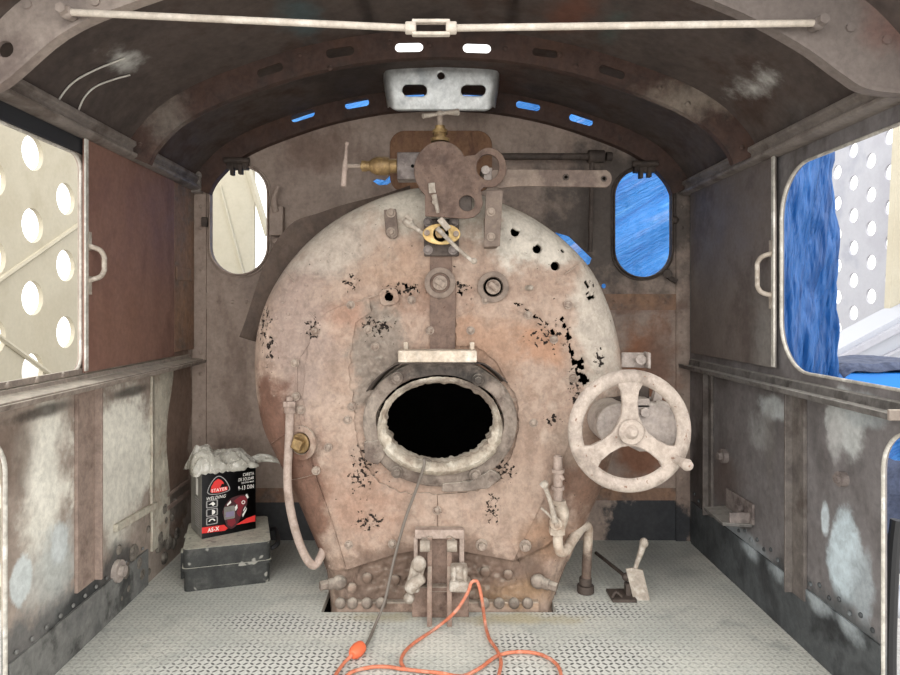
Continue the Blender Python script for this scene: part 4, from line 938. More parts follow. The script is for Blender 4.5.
# hand wheel with its gearbox
HY = 2.16; hc = P(629.5, 431, HY); u2 = HY / F
t = thing('handwheel', hc, 'large three-spoked pale iron handwheel with crank knob on a cast gearbox', 'handwheel')
m = MB(); r = 54.5 * u2; L = []
for k in range(72):
    th = 2 * math.pi * k / 72; row = []
    for j in range(14):
        a = 2 * math.pi * j / 14; rr_ = r + 7.2 * u2 * math.cos(a); row.append(m.bm.verts.new(hc + Vector((rr_ * math.cos(th), .016 * math.sin(a), rr_ * math.sin(th)))))
    L.append(row)
for k in range(72):
    for j in range(14): m.quad((L[k][j], L[(k + 1) % 72][j], L[(k + 1) % 72][(j + 1) % 14], L[k][(j + 1) % 14]))
rim = build('rim', m, M['wheel'], t)
for ang in (90, 213, -33):
    m = MB(); d = Vector((math.cos(R(ang)), 0, math.sin(R(ang)))); n_ = Vector((-d.z, 0, d.x)); s_ = []
    prof_s = [(6, 13), (16, 8.5), (28, 7.6), (40, 9), (47, 13), (51, 20)]
    f = lambda a, b, w: hc + d * a * u2 + n_ * b * u2 + Vector((0, w, 0))
    m.prism([(a, b) for a, b in prof_s] + [(a, -b) for a, b in reversed(prof_s)], [], f, -.010, .010); build('spoke', m, M['wheel'], t, .004)
m = MB().lathe([(.02, 12 * u2), (-.020, 13 * u2), (-.024, 12 * u2), (-.024, 7 * u2), (-.030, 6 * u2), (-.044, 4 * u2), (-.048, 2.5 * u2)], hc, (0, 1, 0), 28); build('hub', m, M['wheel'], t, .001, sharp=30)
k = hc + Vector((44 * u2, 0, -29 * u2)); d = Vector((.12, -.34, -.055)).normalized(); k = P(674, 458, HY)
m = MB().lathe([(0, .016), (.01, .017), (.02, .013), (.045, .016), (.065, .020), (.078, .014), (.082, .004)], k, (.30, -.9, -.12), 18); build('crank_knob', m, M['wheel'], t)
m = MB(); Yb = HY + .07
m.prism(px2([(632, 403), (660, 403), (670, 408), (677, 420), (677, 440), (668, 452), (640, 452), (628, 446), (622, 425)], Yb), [], XZ, Yb, Yb + .14); c = P(618, 425, Yb + .03); m.cyl(c + Vector((0, -.015, 0)), c + Vector((0, .14, 0)), 23 * u2, seg=36); c = P(660, 424, Yb + .03); m.cyl(c, c + Vector((0, .12, 0)), 24 * u2, seg=36)
gb = build('gearbox', m, M['gear'], t, .008)
m = MB(); c = P(644, 412, Yb); m.hexn(c, c + Vector((0, -.016, 0)), .018); c = P(640, 402, Yb + .03); m.box(c, (.05, .06, .03)); m.cyl(P(655, 404, Yb + .02), P(672, 406, Yb + .02), .013); m.box(P(657, 396, Yb + .05), (.03, .03, .06), Matrix.Rotation(R(15), 3, 'Y')); build('gearbox_bolts', m, M['gear'], gb, .002)
m = MB(); m.cyl(hc, hc + Vector((0, .12, 0)), .022); build('shaft', m, M['gear'], t)
m = MB(); m.boxmm((P(606, 0, 2.40).x, HY + .18, P(0, 440, 2.4).z), (P(648, 0, 2.4).x, 2.66, P(0, 398, 2.4).z)); m.box(P(642, 392, HY + .16), (.04, .05, .07)); build('mounting', m, M['dark'], t, .006)

# water cock and bent pipe at the right foot of the boiler
VYY = 2.36
t = thing('drain_cock', P(585, 592, 2.55), 'pale brass cock on a bent pipe standing on the floor beside the boiler', 'valve')
c = P(558, 500, VYY)
m = MB().cyl(P(558, 504, VYY), P(558, 456, VYY), .0165); m.lathe([(0, .017), (.0, .012), (.004, .012)], P(558, 456, VYY), (0, 0, 1), 18)
for z in (471, 488): m.cyl(P(558, z + 1.5, VYY), P(558, z - 2, VYY), .023)
m.cyl(P(558, 471, VYY - 0), P(563, 480, VYY - .02), .008); build('riser', m, M['pipe'], t, .001, sharp=40)
m = MB().hexn(P(559, 505, VYY), P(559, 500, VYY), .027); m.tube([P(559, 504, VYY), P(562, 512, VYY), P(561, 520, VYY), P(557, 532, VYY)], [.024, .026, .025, .022], 16, 4); m.hexn(P(557, 534, VYY), P(557, 527, VYY), .031); c = P(555, 522, VYY - .02); m.cyl(c, c + Vector((0, -.03, 0)), .022); m.cyl(c + Vector((0, -.03, 0)), c + Vector((0, -.036, 0)), .009); bd = build('cock_body', m, M['pipe_bright'], t, .002, sharp=40)
m = MB(); Yl = VYY - .05; m.tube([P(555, 522, Yl), P(551, 504, Yl), P(545, 486, Yl)], [.013, .008, .008], 10, 4); m.ball(P(545, 484, Yl), .013); m.cyl(P(545, 484, Yl), P(542, 487, Yl), .014); build('lever', m, M['lever'], bd); m = MB().tube([P(553, 519, Yl), P(546, 512, Yl + .02), P(541, 508, Yl + .03)], .005, 8, 3); build('link', m, M['lever'], bd)
m = MB().tube([P(558, 532, VYY), P(558, 543, VYY), P(560, 551, VYY + .005), P(565, 551, VYY + .015), P(570, 544, VYY + .04), P(578, 532, VYY + .09), P(584, 526, VYY + .13), P(588, 528, VYY + .16), P(588, 538, VYY + .17), P(587, 560, VYY + .18), P(586, 584, VYY + .19)], .0185, 16, 5); build('bent_pipe', m, M['pipe_bright'], t)
g = P(585.5, 592, 2.55); m = MB().cyl(Vector((g.x, g.y, 0)), Vector((g.x, g.y, .030)), .033, seg=14); m.cyl(Vector((g.x, g.y, .03)), Vector((g.x, g.y, .06)), .024); build('foot_nut', m, M['dark'], t, .003)

# injector pipe at the left
PY = 2.40
t = thing('overflow_pipe', P(303, 440, PY), 'long pinkish grey bent pipe with union nut running down beside the washout plug', 'pipe')
build('pipe', MB().tube([P(290, 408, PY), P(289, 440, PY), P(287.5, 475, PY), P(289, 500, PY), P(294, 525, PY), P(301, 547, PY), (P(309, 562, PY)), P(315, 565, PY + .01), P(320, 558, PY + .03), P(325, 545, PY + .07)], .0155, 16, 5), M['pipe'], t)
build('union_nut', MB().cyl(P(290, 401, PY), P(290, 396.5, PY), .013).hexn(P(290, 407, PY), P(290, 401, PY), .026).cyl(P(290, 413, PY), P(290, 407, PY), .021), M['pipe'], t, .002)
m = MB().tube([P(325, 545, PY + .07), P(322, 530, PY + .14), P(318, 500, PY + .30)], .007, 10, 4); build('stay_rod', m, M['pipe'], t)

# door-hinge pedestal on the floor
t = thing('hinge_pedestal', (P(437, 620, 2.3).x, 2.32, 0), 'rusty twin-plate pedestal with pale clamps at the foot of the boiler', 'bracket')
B = 2.375
def cb(px0, py0, px1, py1, ya, yb, Y): a = P(px0, py1, Y); b = P(px1, py0, Y); return (a.x, ya, a.z), (b.x, yb, b.z)
m = MB(); m.boxmm(*cb(415, 529, 463, 588, B, B + .03, B)); build('back_plate', m, M['pedestal'], t, .003)
m = MB(); m.boxmm(*cb(415, 528, 464, 537, B - .022, B + .01, B)); m.boxmm(*cb(414, 536, 418, 588, B - .018, B + .01, B)); m.boxmm(*cb(459, 536, 464, 588, B - .018, B + .01, B)); build('frame', m, M['pipe'], t, .003)
a = P(412, 611, B - .03); b = P(469, 587, B - .03); m = MB().boxmm((a.x, B - .03, 0), (b.x, B + .03, b.z))
build('foot_block', m, M['pedestal'], t, .004)
zt = P(0, 538, 2.33).z
for a in (429.5, 449.5): 
    x = P(a, 600, 2.29).x; m = MB(); m.prism([(2.275, 0.0), (B, 0.0), (B, zt), (2.335, zt), (2.325, zt - .10), (2.30, .16)], [], YZ, x - .0085, x + .0085); build('hinge_plate', m, M['pedestal'], t, .0015)
m = MB(); m.boxmm((P(438, 0, 2.34).x - .035, 2.342, .0), (P(438, 0, 2.34).x + .035, 2.36, .095)); build('web', m, M['pedestal'], t, .002)
for a, s_ in ((425, -1), (452, 1)): m = MB(); c = P(a, 546, 2.31); m.cyl(c + Vector((-.018, 0, 0)), c + Vector((.018, 0, 0)), .020, seg=16); m.box(c + Vector((0, .03, 0)), (.026, .05, .03)); build('pivot', m, M['clamp'], t, .003)
m = MB(); c = P(416, 575, 2.30); m.box(P(415.5, 576, 2.31), (.050, .045, .10), Matrix.Rotation(R(14), 3, 'Y')); m.tube([P(409, 590, 2.27), P(415, 583, 2.26), P(424, 577, 2.26)], [.022, .022, .016], 12, 3); m.ball(P(419, 564, 2.29), .026, (1, .8, 1.1)); build('clamp', m, M['clamp'], t, .008)
m = MB(); m.box(P(459, 573, 2.31), (.060, .05, .060)); m.box(P(460, 584, 2.29), (.075, .07, .036), Matrix.Rotation(R(3), 3, 'Y')); m.box(P(454, 575, 2.285), (.016, .03, .06)); m.box(P(465, 575, 2.285), (.016, .03, .06)); build('clamp', m, M['clamp'], t, .008)
m = MB(); m.ball(P(409, 598, 2.31), .020); build('rivet_head', m, M['clamp'], t)

# floor lever
g = P(628, 598, 2.50)
t = thing('floor_lever', (g.x, g.y, 0), 'pale pedal lever with round-ended handle on the tread plate by the bent pipe', 'lever')
m = MB(); q = px2([(628, 572), (634, 571), (645, 573), (650, 599), (649, 601), (634, 601)], 2.48); m.prism(q, [], lambda u_, v_, w_: Vector((u_, 2.48 + w_ + (v_) * .25, v_)), 0, .008); build('pedal', m, M['lever'], t, .001)
m = MB().tube([P(634, 574, 2.52), P(637, 563, 2.52), P(640, 555, 2.52), P(643, 545, 2.52)], [.010, .009, .011, .014], 12, 3); m.ball(P(644, 543, 2.52), .017, (1, 1, 1.2)); build('handle', m, M['lever'], t)
m = MB().tube([P(596, 553, 2.80), P(610, 564, 2.66), P(625, 576, 2.54)], .0075, 10, 2); m.ball(P(626, 577, 2.52), .016); build('pull_rod', m, M['dark'], t)
m = MB().boxmm((P(610, 0, 2.5).x, 2.46, 0), (P(634, 0, 2.5).x, 2.56, .012)); m.tube([P(612, 598, 2.48), P(616, 592, 2.48), P(622, 597, 2.48)], .006, 8, 3); m.box(P(629, 592, 2.51), (.03, .03, .07)); build('base', m, M['dark'], t, .003)

# pipe run on the bulkhead
t = thing('wall_pipe', P(560, 158, FW - .05), 'dark pipe running along the bulkhead and down beside the oval window showing blue tarp', 'pipe')
build('level_pipe', MB().tube([P(500, 156.5, 3.04), P(600, 156.5, 3.04)], .0155, 14), M['dark'], t); build('tee', MB().cyl(P(588, 156.5, 3.04), P(604, 156.5, 3.04), .030).cyl(P(606, 156.5, 3.04), P(612, 156.5, 3.04), .021), M['dark'], t, .003)
build('drop_pipe', MB().tube([P(592, 158, 3.045), P(591.5, 200, 3.045), P(590, 252, 3.05)], .012, 12), M['dark'], t)
# ------------------------------------------------------------------ tool case, carton, bag, cords
A0 = Vector((-1.0 , 2.545, 0)); ang = R(17); e1 = Vector((math.cos(ang), math.sin(ang), 0)); e2 = Vector((-math.sin(ang), math.cos(ang), 0)); W_, D_, H_ = .335, .34, .168
def fr(u, v, w): return A0 + e1 * u + e2 * v + Vector((0, 0, w))
t = thing('toolbox', fr(W_ / 2, D_ / 2, 0), 'scuffed black plastic tool case with a dust-coated lid on the floor under the carton', 'toolbox')
def rbox(m, u0, u1, v0, v1, w0, w1, r=.02):
    m.prism(rrect(u0, v0, u1, v1, r), [], lambda a, b, c: fr(a, b, c), w0, w1); return m
build('base', rbox(MB(), .004, W_ - .004, .004, D_ - .004, 0, .085), M['case'], t, .006)
build('lid', rbox(MB(), 0, W_, 0, D_, .090, H_, .024), M['case'], t, .012)
m = rbox(MB(), -.004, W_ + .004, -.004, D_ + .004, .082, .094); build('seam_rim', m, M['case'], t, .003)
m = MB(); p = [fr(W_ + .002, .05, .12), fr(W_ + .03, .07, .13), fr(W_ + .035, .16, .135), fr(W_ + .03, .26, .13), fr(W_ + .002, .28, .12)]; m.tube(p, .010, 10, 4); build('handle', m, M['black'], t)
for u in (-.006,):
    for v in (.06, .24): m = MB(); m.prism(rrect(v, .03, v + .05, .14, .008), [], lambda a, b, c: fr(c, a, b), u - .006, .004); build('latch', m, M['case'], t, .002)

B0 = Vector((-.968, 2.665, H_ + .0005)); ang = R(35); f1 = Vector((math.cos(ang), math.sin(ang), 0)); f2 = Vector((-math.sin(ang), math.cos(ang), 0)); BW, BD, BH = .225, .165, .268
def bx(u, v, w): return B0 + f1 * u + f2 * v + Vector((0, 0, w))
t = thing('carton', bx(BW / 2, BD / 2, 0), 'black and red welding helmet carton standing on the tool case', 'box')
m = MB(); th = .003
m.prism([(0, 0), (BW, 0), (BW, BD), (0, BD)], [], lambda a, b, c: bx(a, b, c), 0, .003)
for (u0, u1, v0, v1) in ((0, BW, 0, th), (0, BW, BD - th, BD), (BW - th, BW, 0, BD)): m.prism([(u0, v0), (u1, v0), (u1, v1), (u0, v1)], [], lambda a, b, c: bx(a, b, c), .003, BH)
bd = build('body', m, M['card'], t)
m = MB(); m.prism([(-.001, 0.001), (th, 0.001), (th, BD), (-.001, BD)], [], lambda a, b, c: bx(a, b, c), .001, BH); build('side_face', m, M['card_side'], t, label='faded grey side of the carton')
def onf(m, pts, holes=(), d=.0008, lift=0): m.prism([(a * BW, b * BH) for a, b in pts], [[(a * BW, b * BH) for a, b in h] for h in holes], lambda a, b, c: bx(a, c, b), -lift, -lift - d); return m
def words_(m, s, u, v, size, align='LEFT', slant=0., sx=1., lift=.0006, bold=.0):
    cu = bpy.data.curves.new('lettering', 'FONT'); cu.body = s; cu.size = 1; cu.align_x = align; cu.shear = slant; cu.offset = bold; cu.resolution_u = 3; cu.space_character = 1.12
    o = bpy.data.objects.new('lettering', cu); COL.objects.link(o); dg = bpy.context.evaluated_depsgraph_get(); me = bpy.data.meshes.new_from_object(o.evaluated_get(dg))
    vv = [m.bm.verts.new(bx(u * BW + q.co.x * size * sx * BH, -lift, v * BH + q.co.y * size * BH)) for q in me.vertices]
    for f in me.polygons: m.quad([vv[i] for i in f.vertices])
    bpy.data.objects.remove(o); bpy.data.curves.remove(cu); bpy.data.meshes.remove(me); return m
tri = [(.09, .70), (.12, .78), (.20, .88), (.28, .93), (.36, .91), (.44, .84), (.50, .74), (.51, .69), (.46, .665), (.30, .645), (.14, .66)]; tri = cm2(tri + [tri[0]], 4)[:-1]
cx, cy = .30, .77; inn = [(cx + (a - cx) * .86, cy + (b - cy) * .86) for a, b in tri]; inn2 = [(cx + (a - cx) * .92, cy + (b - cy) * .92) for a, b in tri]
m = MB(); onf(m, tri, [inn2]); lg = build('logo', m, M['grey'], t)
m = MB(); head = [(.15, .70), (.17, .78), (.22, .85), (.29, .885), (.35, .86), (.385, .825), (.40, .79), (.36, .80), (.345, .775), (.33, .755), (.33, .745), (.46, .745), (.47, .70), (.44, .685), (.3, .672), (.18, .682)]; onf(m, head, d=.0012); build('mark', m, M['red'], lg)
m = MB(); words_(m, 'STAYER', .165, .693, .068, sx=.95, lift=.002, bold=.01); build('lettering', m, M['white'], lg)
m = MB(); words_(m, 'WELDING', .07, .578, .068, slant=.3, sx=.9, bold=.008); build('lettering', m, M['white'], t, closed=False)
for a_ in (('CARETA', .965, .865, .07, 'RIGHT', 0, .62), ('DE SOLDAR', .965, .795, .07, 'RIGHT', 0, .62), ('WELDING MASK', .965, .75, .036, 'RIGHT', 0, .7), ('9-13 DIN', .965, .655, .09, 'RIGHT', .0, .66)): build('lettering', words_(MB(), *a_, bold=.006), M['white'], t, closed=False)
for i, z in enumerate((.455, .325, .195)):
    m = MB(); onf(m, rrect(.075, z, .285, z + .115, .02), [rrect(.095, z + .012, .265, z + .103, .014)]); ic = build('icon', m, M['grey'], t)
    m = MB()
    if i == 0: onf(m, [(.12, z + .05), (.2, z + .09), (.24, z + .05), (.2, z + .02), (.17, z + .05)])
    elif i == 1: onf(m, arc(.18, z + .058, .06, -90, 90, 10, .038))
    else: onf(m, arc(.18, z + .05, .06, 0, 180, 10, .04) + list(reversed(arc(.18, z + .05, .035, 0, 180, 10, .024))))
    build('symbol', m, M['white'], ic)
m = MB(); onf(m, [(.0, .085), (.42, .06), (.47, .09), (.40, .155), (.0, .175)]); onf(m, [(.62, .115), (.99, .115), (.99, .215), (.82, .19)]); rb = build('red_band', m, M['red'], t)
m = MB(); words_(m, 'AS-X', .10, .088, .085, slant=.05, sx=.85, lift=.0022, bold=.025); build('lettering', m, M['white'], rb, closed=False)
m = MB(); onf(m, cm2([(.37, .36), (.42, .46), (.52, .545), (.68, .575), (.80, .56), (.84, .48), (.82, .38), (.74, .26), (.64, .12), (.55, .07), (.47, .10), (.42, .20), (.37, .36)], 4)[:-1]); hp = build('helmet_picture', m, M['maroon'], t)
m = MB(); onf(m, cm2([(.58, .50), (.70, .555), (.81, .53), (.82, .46), (.74, .36), (.70, .24), (.64, .30), (.66, .40), (.58, .50)], 4)[:-1], d=.0014); onf(m, [(.46, .22), (.60, .22), (.62, .15), (.54, .10), (.47, .14)], d=.0014); build('shell', m, M['crimson'], hp)
m = MB(); onf(m, rrect(.40, .23, .60, .43, .02), d=.0014); build('visor_frame', m, M['card_side'], hp)
m = MB(); onf(m, rrect(.43, .265, .585, .345, .01), d=.002); build('visor', m, M['lilac'], hp)
m = MB(); onf(m, circ(.76, .455, .036, 14, .03), [circ(.76, .455, .022, 14, .018)], d=.002); onf(m, [(.45, .46), (.52, .52), (.53, .48), (.46, .44)], d=.002); onf(m, [(.60, .40), (.64, .44), (.65, .38), (.61, .34)], d=.002); onf(m, [(.80, .56), (.83, .58), (.86, .52), (.84, .50)], d=.002); onf(m, [(.74, .26), (.83, .36), (.82, .32), (.75, .22)], d=.002); onf(m, [(.76, .33), (.80, .385), (.80, .36), (.765, .31)], d=.002); build('highlights', m, M['white'], hp)
# printing on the faded side
m = MB(); m.prism([(.055, .165), (.085, .165), (.085, .235), (.055, .235)], [], lambda a, b, c: bx(c, a, b), -.0012, -.0018); m.prism([(.062, .175), (.078, .175), (.078, .205), (.062, .205)], [], lambda a, b, c: bx(c, a, b), -.0018, -.0024); sl = build('side_label', m, M['white'], t)
m = MB()
for i in range(13): m.prism([(.03, .035 + i * .0095), (.10, .035 + i * .0095), (.10, .039 + i * .0095), (.03, .039 + i * .0095)], [], lambda a, b, c: bx(c, a, b), -.0012, -.0016)
build('small_print', m, M['grey'], t)

# crumpled bag on the carton
m = MB(); random.seed(3); NUU, NVV = 60, 44
rows = []
for i in range(NUU + 1):
    row = []
    for j in range(NVV + 1):
        a, b = i / NUU, j / NVV; uu = -.03 + (BW + .045) * a; v2 = -.008 + (BD + .01) * b
        edge = min(a, 1 - a, b, 1 - b) * 2
        hh = (.088 - .05 * a * a) * (min(1, a / .10) * min(1, (1 - a) / .16)) ** .5 * max(0, math.sin(math.pi * b)) ** .55
        q = Vector((uu * 14, v2 * 14, 0)); n1 = noise.noise(q); n2 = abs(noise.noise(q * 1.6 + Vector((3, 1, 0)))); n3 = abs(noise.noise(q * 3.2))
        hh = hh * (1 + .30 * n1) - .040 * n2 - .012 * n3 + .012
        row.append(bx(uu + .010 * noise.noise(q * 1.7 + Vector((5, 0, 0))), v2 + .008 * noise.noise(q * 1.5 + Vector((0, 9, 0))), BH - .012 + max(hh, -.012 * n2)+ .006))
    rows.append(row)
m.grid(rows)
bag = thing('plastic_bag', bx(BW / 2, BD / 2, BH), 'crumpled cloudy plastic bag lying on top of the black and red carton', 'bag')
o = build('bag_body', m, M['bag'], bag, closed=False, sharp=28); sd = o.modifiers.new('thick', 'SOLIDIFY'); sd.thickness = .0015
m = MB(); rows = []
for i in range(15):
    a = i / 14; base = bx(BW - .01 + .15 * a, .06 - .05 * a, BH + .010 + .018 * math.sin(a * 3.0) - .035 * a * a); wd = .016 * math.sin(math.pi * min(1, .25 + a * .8)) + .003
    rows.append([base + Vector((0, 0, k * wd)) + Vector((0, .012 * noise.noise(Vector((a * 6, k * 2, 0))), 0)) for k in (-1, -.4, .3, 1)])
m.grid(rows); o = build('loose_flap', m, M['bag'], bag, closed=False); sd = o.modifiers.new('thick', 'SOLIDIFY'); sd.thickness = .001

def onfloor(px, py, z=.009):
    Y = (CZ - z) * F / (py - CY); return P(px, py, Y)
cord = [P(471, 583, 2.236), P(467, 594, 2.228), P(455, 612, 2.215)] + [onfloor(a, b) for a, b in [(436, 628), (414, 643), (404, 653), (401, 662), (404, 669), (390, 667), (372, 667), (352, 672), (340, 682)]]
cord2 = [P(471, 583, 2.236), P(474, 581, 2.236), P(478, 583, 2.236), P(482, 600, 2.228)] + [onfloor(a, b) for a, b in [(485, 622), (489, 638), (497, 650), (501, 661), (499, 674), (494, 690)]]
cord3 = [onfloor(a, b) for a, b in [(404, 669), (420, 671), (440, 673), (462, 676), (480, 668), (497, 656), (515, 652), (535, 653), (550, 659), (559, 668), (560, 682), (545, 700)]]
t = thing('extension_cord', onfloor(440, 660), 'orange extension cord looping over the floor and up to the pedestal clamp', 'cord')
for c_ in (cord, cord2, cord3): build('loop', MB().tube(c_, 0.0056, 10, 6), M['orange'], t)
t = thing('power_cable', onfloor(360, 645), 'thin grey cable from the firehole to an orange plug on the floor', 'cable')
build('lead', MB().tube([P(436, 470, 2.44), P(430, 461, 2.38), P(424, 459, 2.335), P(424, 466, 2.325), P(416, 490, 2.36), P(405, 520, 2.375), P(394, 560, 2.37), P(385, 600, 2.32)] + [onfloor(a, b, .012) for a, b in [(374, 628), (368, 642), (364, 648)]], .0052, 10, 5), M['cable'], t)
a, b = onfloor(352, 655, .02), onfloor(363, 645, .02); m = MB(); d = (b - a)
m.lathe([(0, .012), (.012, .02), (.035, .023), (.055, .020), (.062, .010)], a, d, 14); build('plug', m, M['plug'], t, .002, label='bright orange plug')
build('tail', MB().tube([a, onfloor(345, 662), onfloor(338, 671), onfloor(330, 685)], 0.0056, 10, 5), M['orange'], t)

# ------------------------------------------------------------------ outside the cab
g = MB().boxmm((-14, -6, -.86), (16, 22, -.80)); struct('ground', g, M['ground'])
def perforated(name, f, cols, rows, du, dv, r, n=20, thick=.03):
    """staggered round holes in a sheet built cell by cell"""
    m = MB()
    for i in range(cols):
        for j in range(rows):
            cu = (i + .5) * du; cv = (j + .5) * dv + (dv / 2 if i % 2 else 0); u0, u1, v0, v1 = cu - du / 2, cu + du / 2, cv - dv / 2, cv + dv / 2
            inner = [(cu + r * math.cos(R(45 + 360 * k / n)), cv + r * math.sin(R(45 + 360 * k / n))) for k in range(n)]
            q = n // 4; cor = [(u1, v1), (u0, v1), (u0, v0), (u1, v0)]; outer_ = []
            for s_ in range(4):
                a, b = cor[s_], cor[(s_ + 1) % 4]; outer_ += [(a[0] + (b[0] - a[0]) * k / q, a[1] + (b[1] - a[1]) * k / q) for k in range(q)]
            lay = [[m.bm.verts.new(f(u_, v_, w_)) for u_, v_ in L] for w_ in (0, thick) for L in (inner, outer_)]
            for k in range(n):
                k2 = (k + 1) % n; m.quad((lay[0][k], lay[0][k2], lay[1][k2], lay[1][k])); m.quad((lay[2][k2], lay[2][k], lay[3][k], lay[3][k2])); m.quad((lay[0][k2], lay[0][k], lay[2][k], lay[2][k2]))
    return m
PX = -2.6; du, dv = .37, .465
# a hole sits at Y 4.17, Z 2.108
y0 = 4.17 - du * (3 + .5); z0 = 2.108 - dv * (5 + 1.0)
t = thing('perforated_panel', (PX, 4.2, 0), 'tall cream screen with round holes beyond the window beside the red-brown shutter', 'panel')
build('screen', perforated('s', lambda u_, v_, w_: Vector((PX - w_, y0 + u_, z0 + v_)), 13, 8, du, dv, .112), M['cream'], t, sharp=40)
m = MB()
for a, b in (((0, 279), (82, 222)), ((0, 338), (52, 376))):
    p, q = [P(x_, y_, PX * F / (x_ - CX)) for x_, y_ in (a, b)]; d = q - p; p = p - d * .6; q = q + d * .3; m.tube([p + Vector((.005, 0, 0)), q + Vector((.005, 0, 0))], .016, 6)
build('brace', m, M['cream'], t)
t = thing('cream_panel', (-1.8, 5.2, 1), 'plain cream sheet seen through the oval window above the carton', 'panel')
m = MB(); a, b = P(200, 300, 5.2), P(262, 150, 5.2); m.boxmm((a.x - .15, 5.2, a.z - 2.4), (b.x - .06, 5.23, b.z + .3))
build('sheet', m, M['cream'], t); m = MB().tube([P(220, 186, 5.19), P(244, 276, 5.19)], .012, 6).tube([P(247, 165, 5.19), P(268, 235, 5.19)], .03, 6); build('brace', m, M['cream'], t)
m = MB(); m.boxmm((b.x - .05, 5.6, -.8), (b.x + .5, 5.63, 3.2)); single('white_sheet', m, M['lav'], 'bluish white sheet beyond the cream one in the oval window', 'sheet', origin=(b.x, 5.6, -.8))
def drape(name, xa, xb, za, zb, Y, mat, label, folds, amp, diag=0., nx=150, nz=60, seed=0, lean=0):
    rows = []
    for i in range(nx + 1):
        row = []
        for j in range(nz + 1):
            x_ = xa + (xb - xa) * i / nx; z_ = za + (zb - za) * j / nz; q = Vector((x_ * folds + z_ * diag * folds, z_ * folds * .25 * (1 if not diag else 1.2), seed))
            y_ = Y + amp * noise.fractal(q, .8, 2.1, 4) + amp * .35 * abs(noise.noise(q * 3.1)) + lean * (z_ - za)
            row.append(Vector((x_, y_, z_)))
        rows.append(row)
    m = MB(); m.grid(rows); o = single(name, m, mat, label, 'tarp', origin=((xa + xb) / 2, Y, za), closed=False, sharp=70); sd = o.modifiers.new('thick', 'SOLIDIFY'); sd.thickness = .003; return o
drape('blue_tarp', -1.0, 1.95, -.8, 2.66, 4.2, M['tarp'], 'bright blue tarpaulin hung in front of the cab, filling the oval window beyond the handwheel', 2.2, .10, -1.2, lean=.0)
drape('blue_tarp', 2.30, 2.79, -.5, 3.2, 4.55, M['tarp_deep'], 'dark blue tarpaulin hanging in long folds beyond the side window', 7.0, .09, seed=4)
QX = 5.94; qy = 9.6 - du * (10 + .5) - .0; z0 = P(0, 234, 9.6).z - dv * (5 + (.5 if 10 % 2 == 0 else 1.))
t = thing('perforated_panel', (QX, 8.5, 0), 'lavender grey screen with round holes beyond the blue tarpaulin and white beam', 'panel')
build('screen', perforated('s', lambda u_, v_, w_: Vector((QX + w_, qy + u_, z0 + v_)), 12, 11, du * 1.02, dv, .105), M['lav'], t, sharp=40)
m = MB().boxmm((QX - .05, 9.95, -.8), (QX + .05, 10.05, 4)); build('edge_post', m, M['whitebeam'], t)
t = thing('roof_structure', P(870, 345, 7.), 'long sloping white girder with panelled side beyond the side window', 'girder')
m = MB(); Yq = 7.0; m.prism(px2([(826, 356), (905, 314), (960, 286), (960, 420), (826, 400)], Yq), [], XZ, Yq, Yq + .5); build('panel', m, M['whitebeam'], t)
m = MB(); m.prism(px2([(826, 362), (905, 320), (960, 291), (960, 298), (905, 327), (826, 368)], Yq), [], XZ, Yq - .06, Yq); m.prism(px2([(836, 378), (905, 344), (960, 316), (960, 319), (905, 347), (836, 381)], Yq), [], XZ, Yq - .04, Yq); build('flange', m, M['lav'], t)
m = MB().prism(px2([(890, 310), (895, 205), (900, 110), (930, 105), (930, 300)], 7.4), [], XZ, 7.4, 7.5); single('white_board', m, M['cream'], 'cream upright board standing behind the white girder', 'board', origin=P(900, 300, 7.4))
t = thing('blue_crate', P(880, 385, 4.6), 'bright blue crate under a navy cover beyond the side window sill', 'crate')
a, b = P(844, 400, 4.6), P(960, 373, 4.6); build('box', MB().boxmm((a.x, 4.6, -.2), (b.x, 5.3, b.z)), M['crate'], t, .01)
m = MB(); rows = []
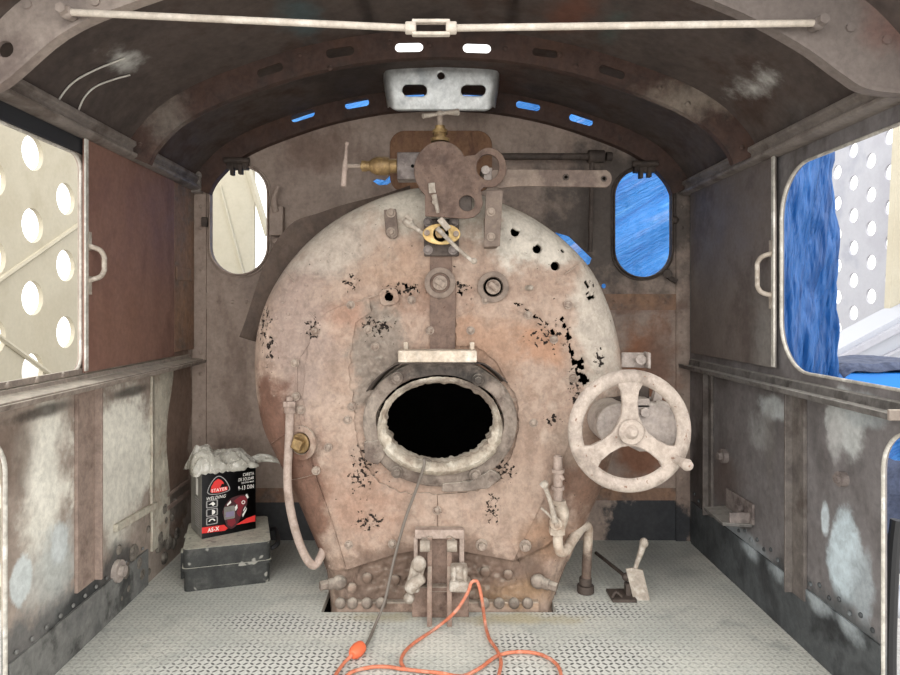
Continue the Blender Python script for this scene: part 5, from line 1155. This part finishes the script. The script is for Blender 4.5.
for i in range(31):
    row = []
    for j in range(13):
        x_ = a.x - .02 + (b.x - a.x + .04) * i / 30; y_ = 4.57 + .75 * j / 12; e = min(i, 30 - i) / 30 * 2
        row.append(Vector((x_, y_, b.z + .012 + .05 * min(1, e * 6) + .02 * noise.noise(Vector((x_ * 6, y_ * 6, 0))) - (.05 if j == 0 else 0))))
    rows.append(row)
m.grid(rows); o = build('cover', m, M['navy'], t, closed=False); sd = o.modifiers.new('thick', 'SOLIDIFY'); sd.thickness = .006
# beyond the doorway on the dark side
drape('blue_tarp', 1.75, 2.9, .20, .60, 3.6, M['tarp'], 'blue tarpaulin behind the doorway edge, low beside the dark wall', 3., .05, seed=8)
m = MB(); rows = []
for i in range(41):
    rows.append([Vector((1.70 + 1.2 * i / 40, 3.35 - .15 * j / 12 + .05 * noise.noise(Vector((i * .3, j * .5, 2))), -.25 + .62 * j / 12 + .03 * noise.noise(Vector((i * .4, j * .4, 6))))) for j in range(13)])
m.grid(rows); o = single('navy_sheet', m, M['navy'], 'crumpled slate-blue sheet with cables hanging below the tarpaulin in the doorway', 'sheet', origin=(2.2, 3.3, -.25), closed=False); sd = o.modifiers.new('thick', 'SOLIDIFY'); sd.thickness = .004
for k, lab in enumerate(('upper black cable sagging across the slate-blue sheet', 'lower black cable looped across the slate-blue sheet')):
    m = MB().tube([P(870, 535 + k * 22, 3.1), P(884, 540 + k * 20, 3.1), P(893, 532 + k * 18, 3.1), P(905, 538 + k * 22, 3.1)], .010, 8, 5); single('hanging_cable', m, M['black'], lab, 'cable', 'cables in the doorway', origin=P(890, 540, 3.1))
m = MB(); c = P(888, 605, 3.3); m.cyl(c + Vector((-.2, 0, 0)), c + Vector((.5, .1, 0)), .075, seg=24); m.cyl(c + Vector((-.21, 0, 0)), c + Vector((-.2, 0, 0)), .05); single('white_roll', m, M['whitebeam'], 'white roll lying outside the doorway', 'roll', origin=c)
m = MB(); m.tube([P(897, 520, 2.2), P(893, 560, 2.2), P(890, 640, 2.2), P(890, 700, 2.2)], .02, 10, 4); single('black_hose', m, M['black'], 'black hose hanging at the outer edge of the doorway', 'hose', origin=P(893, 560, 2.2))
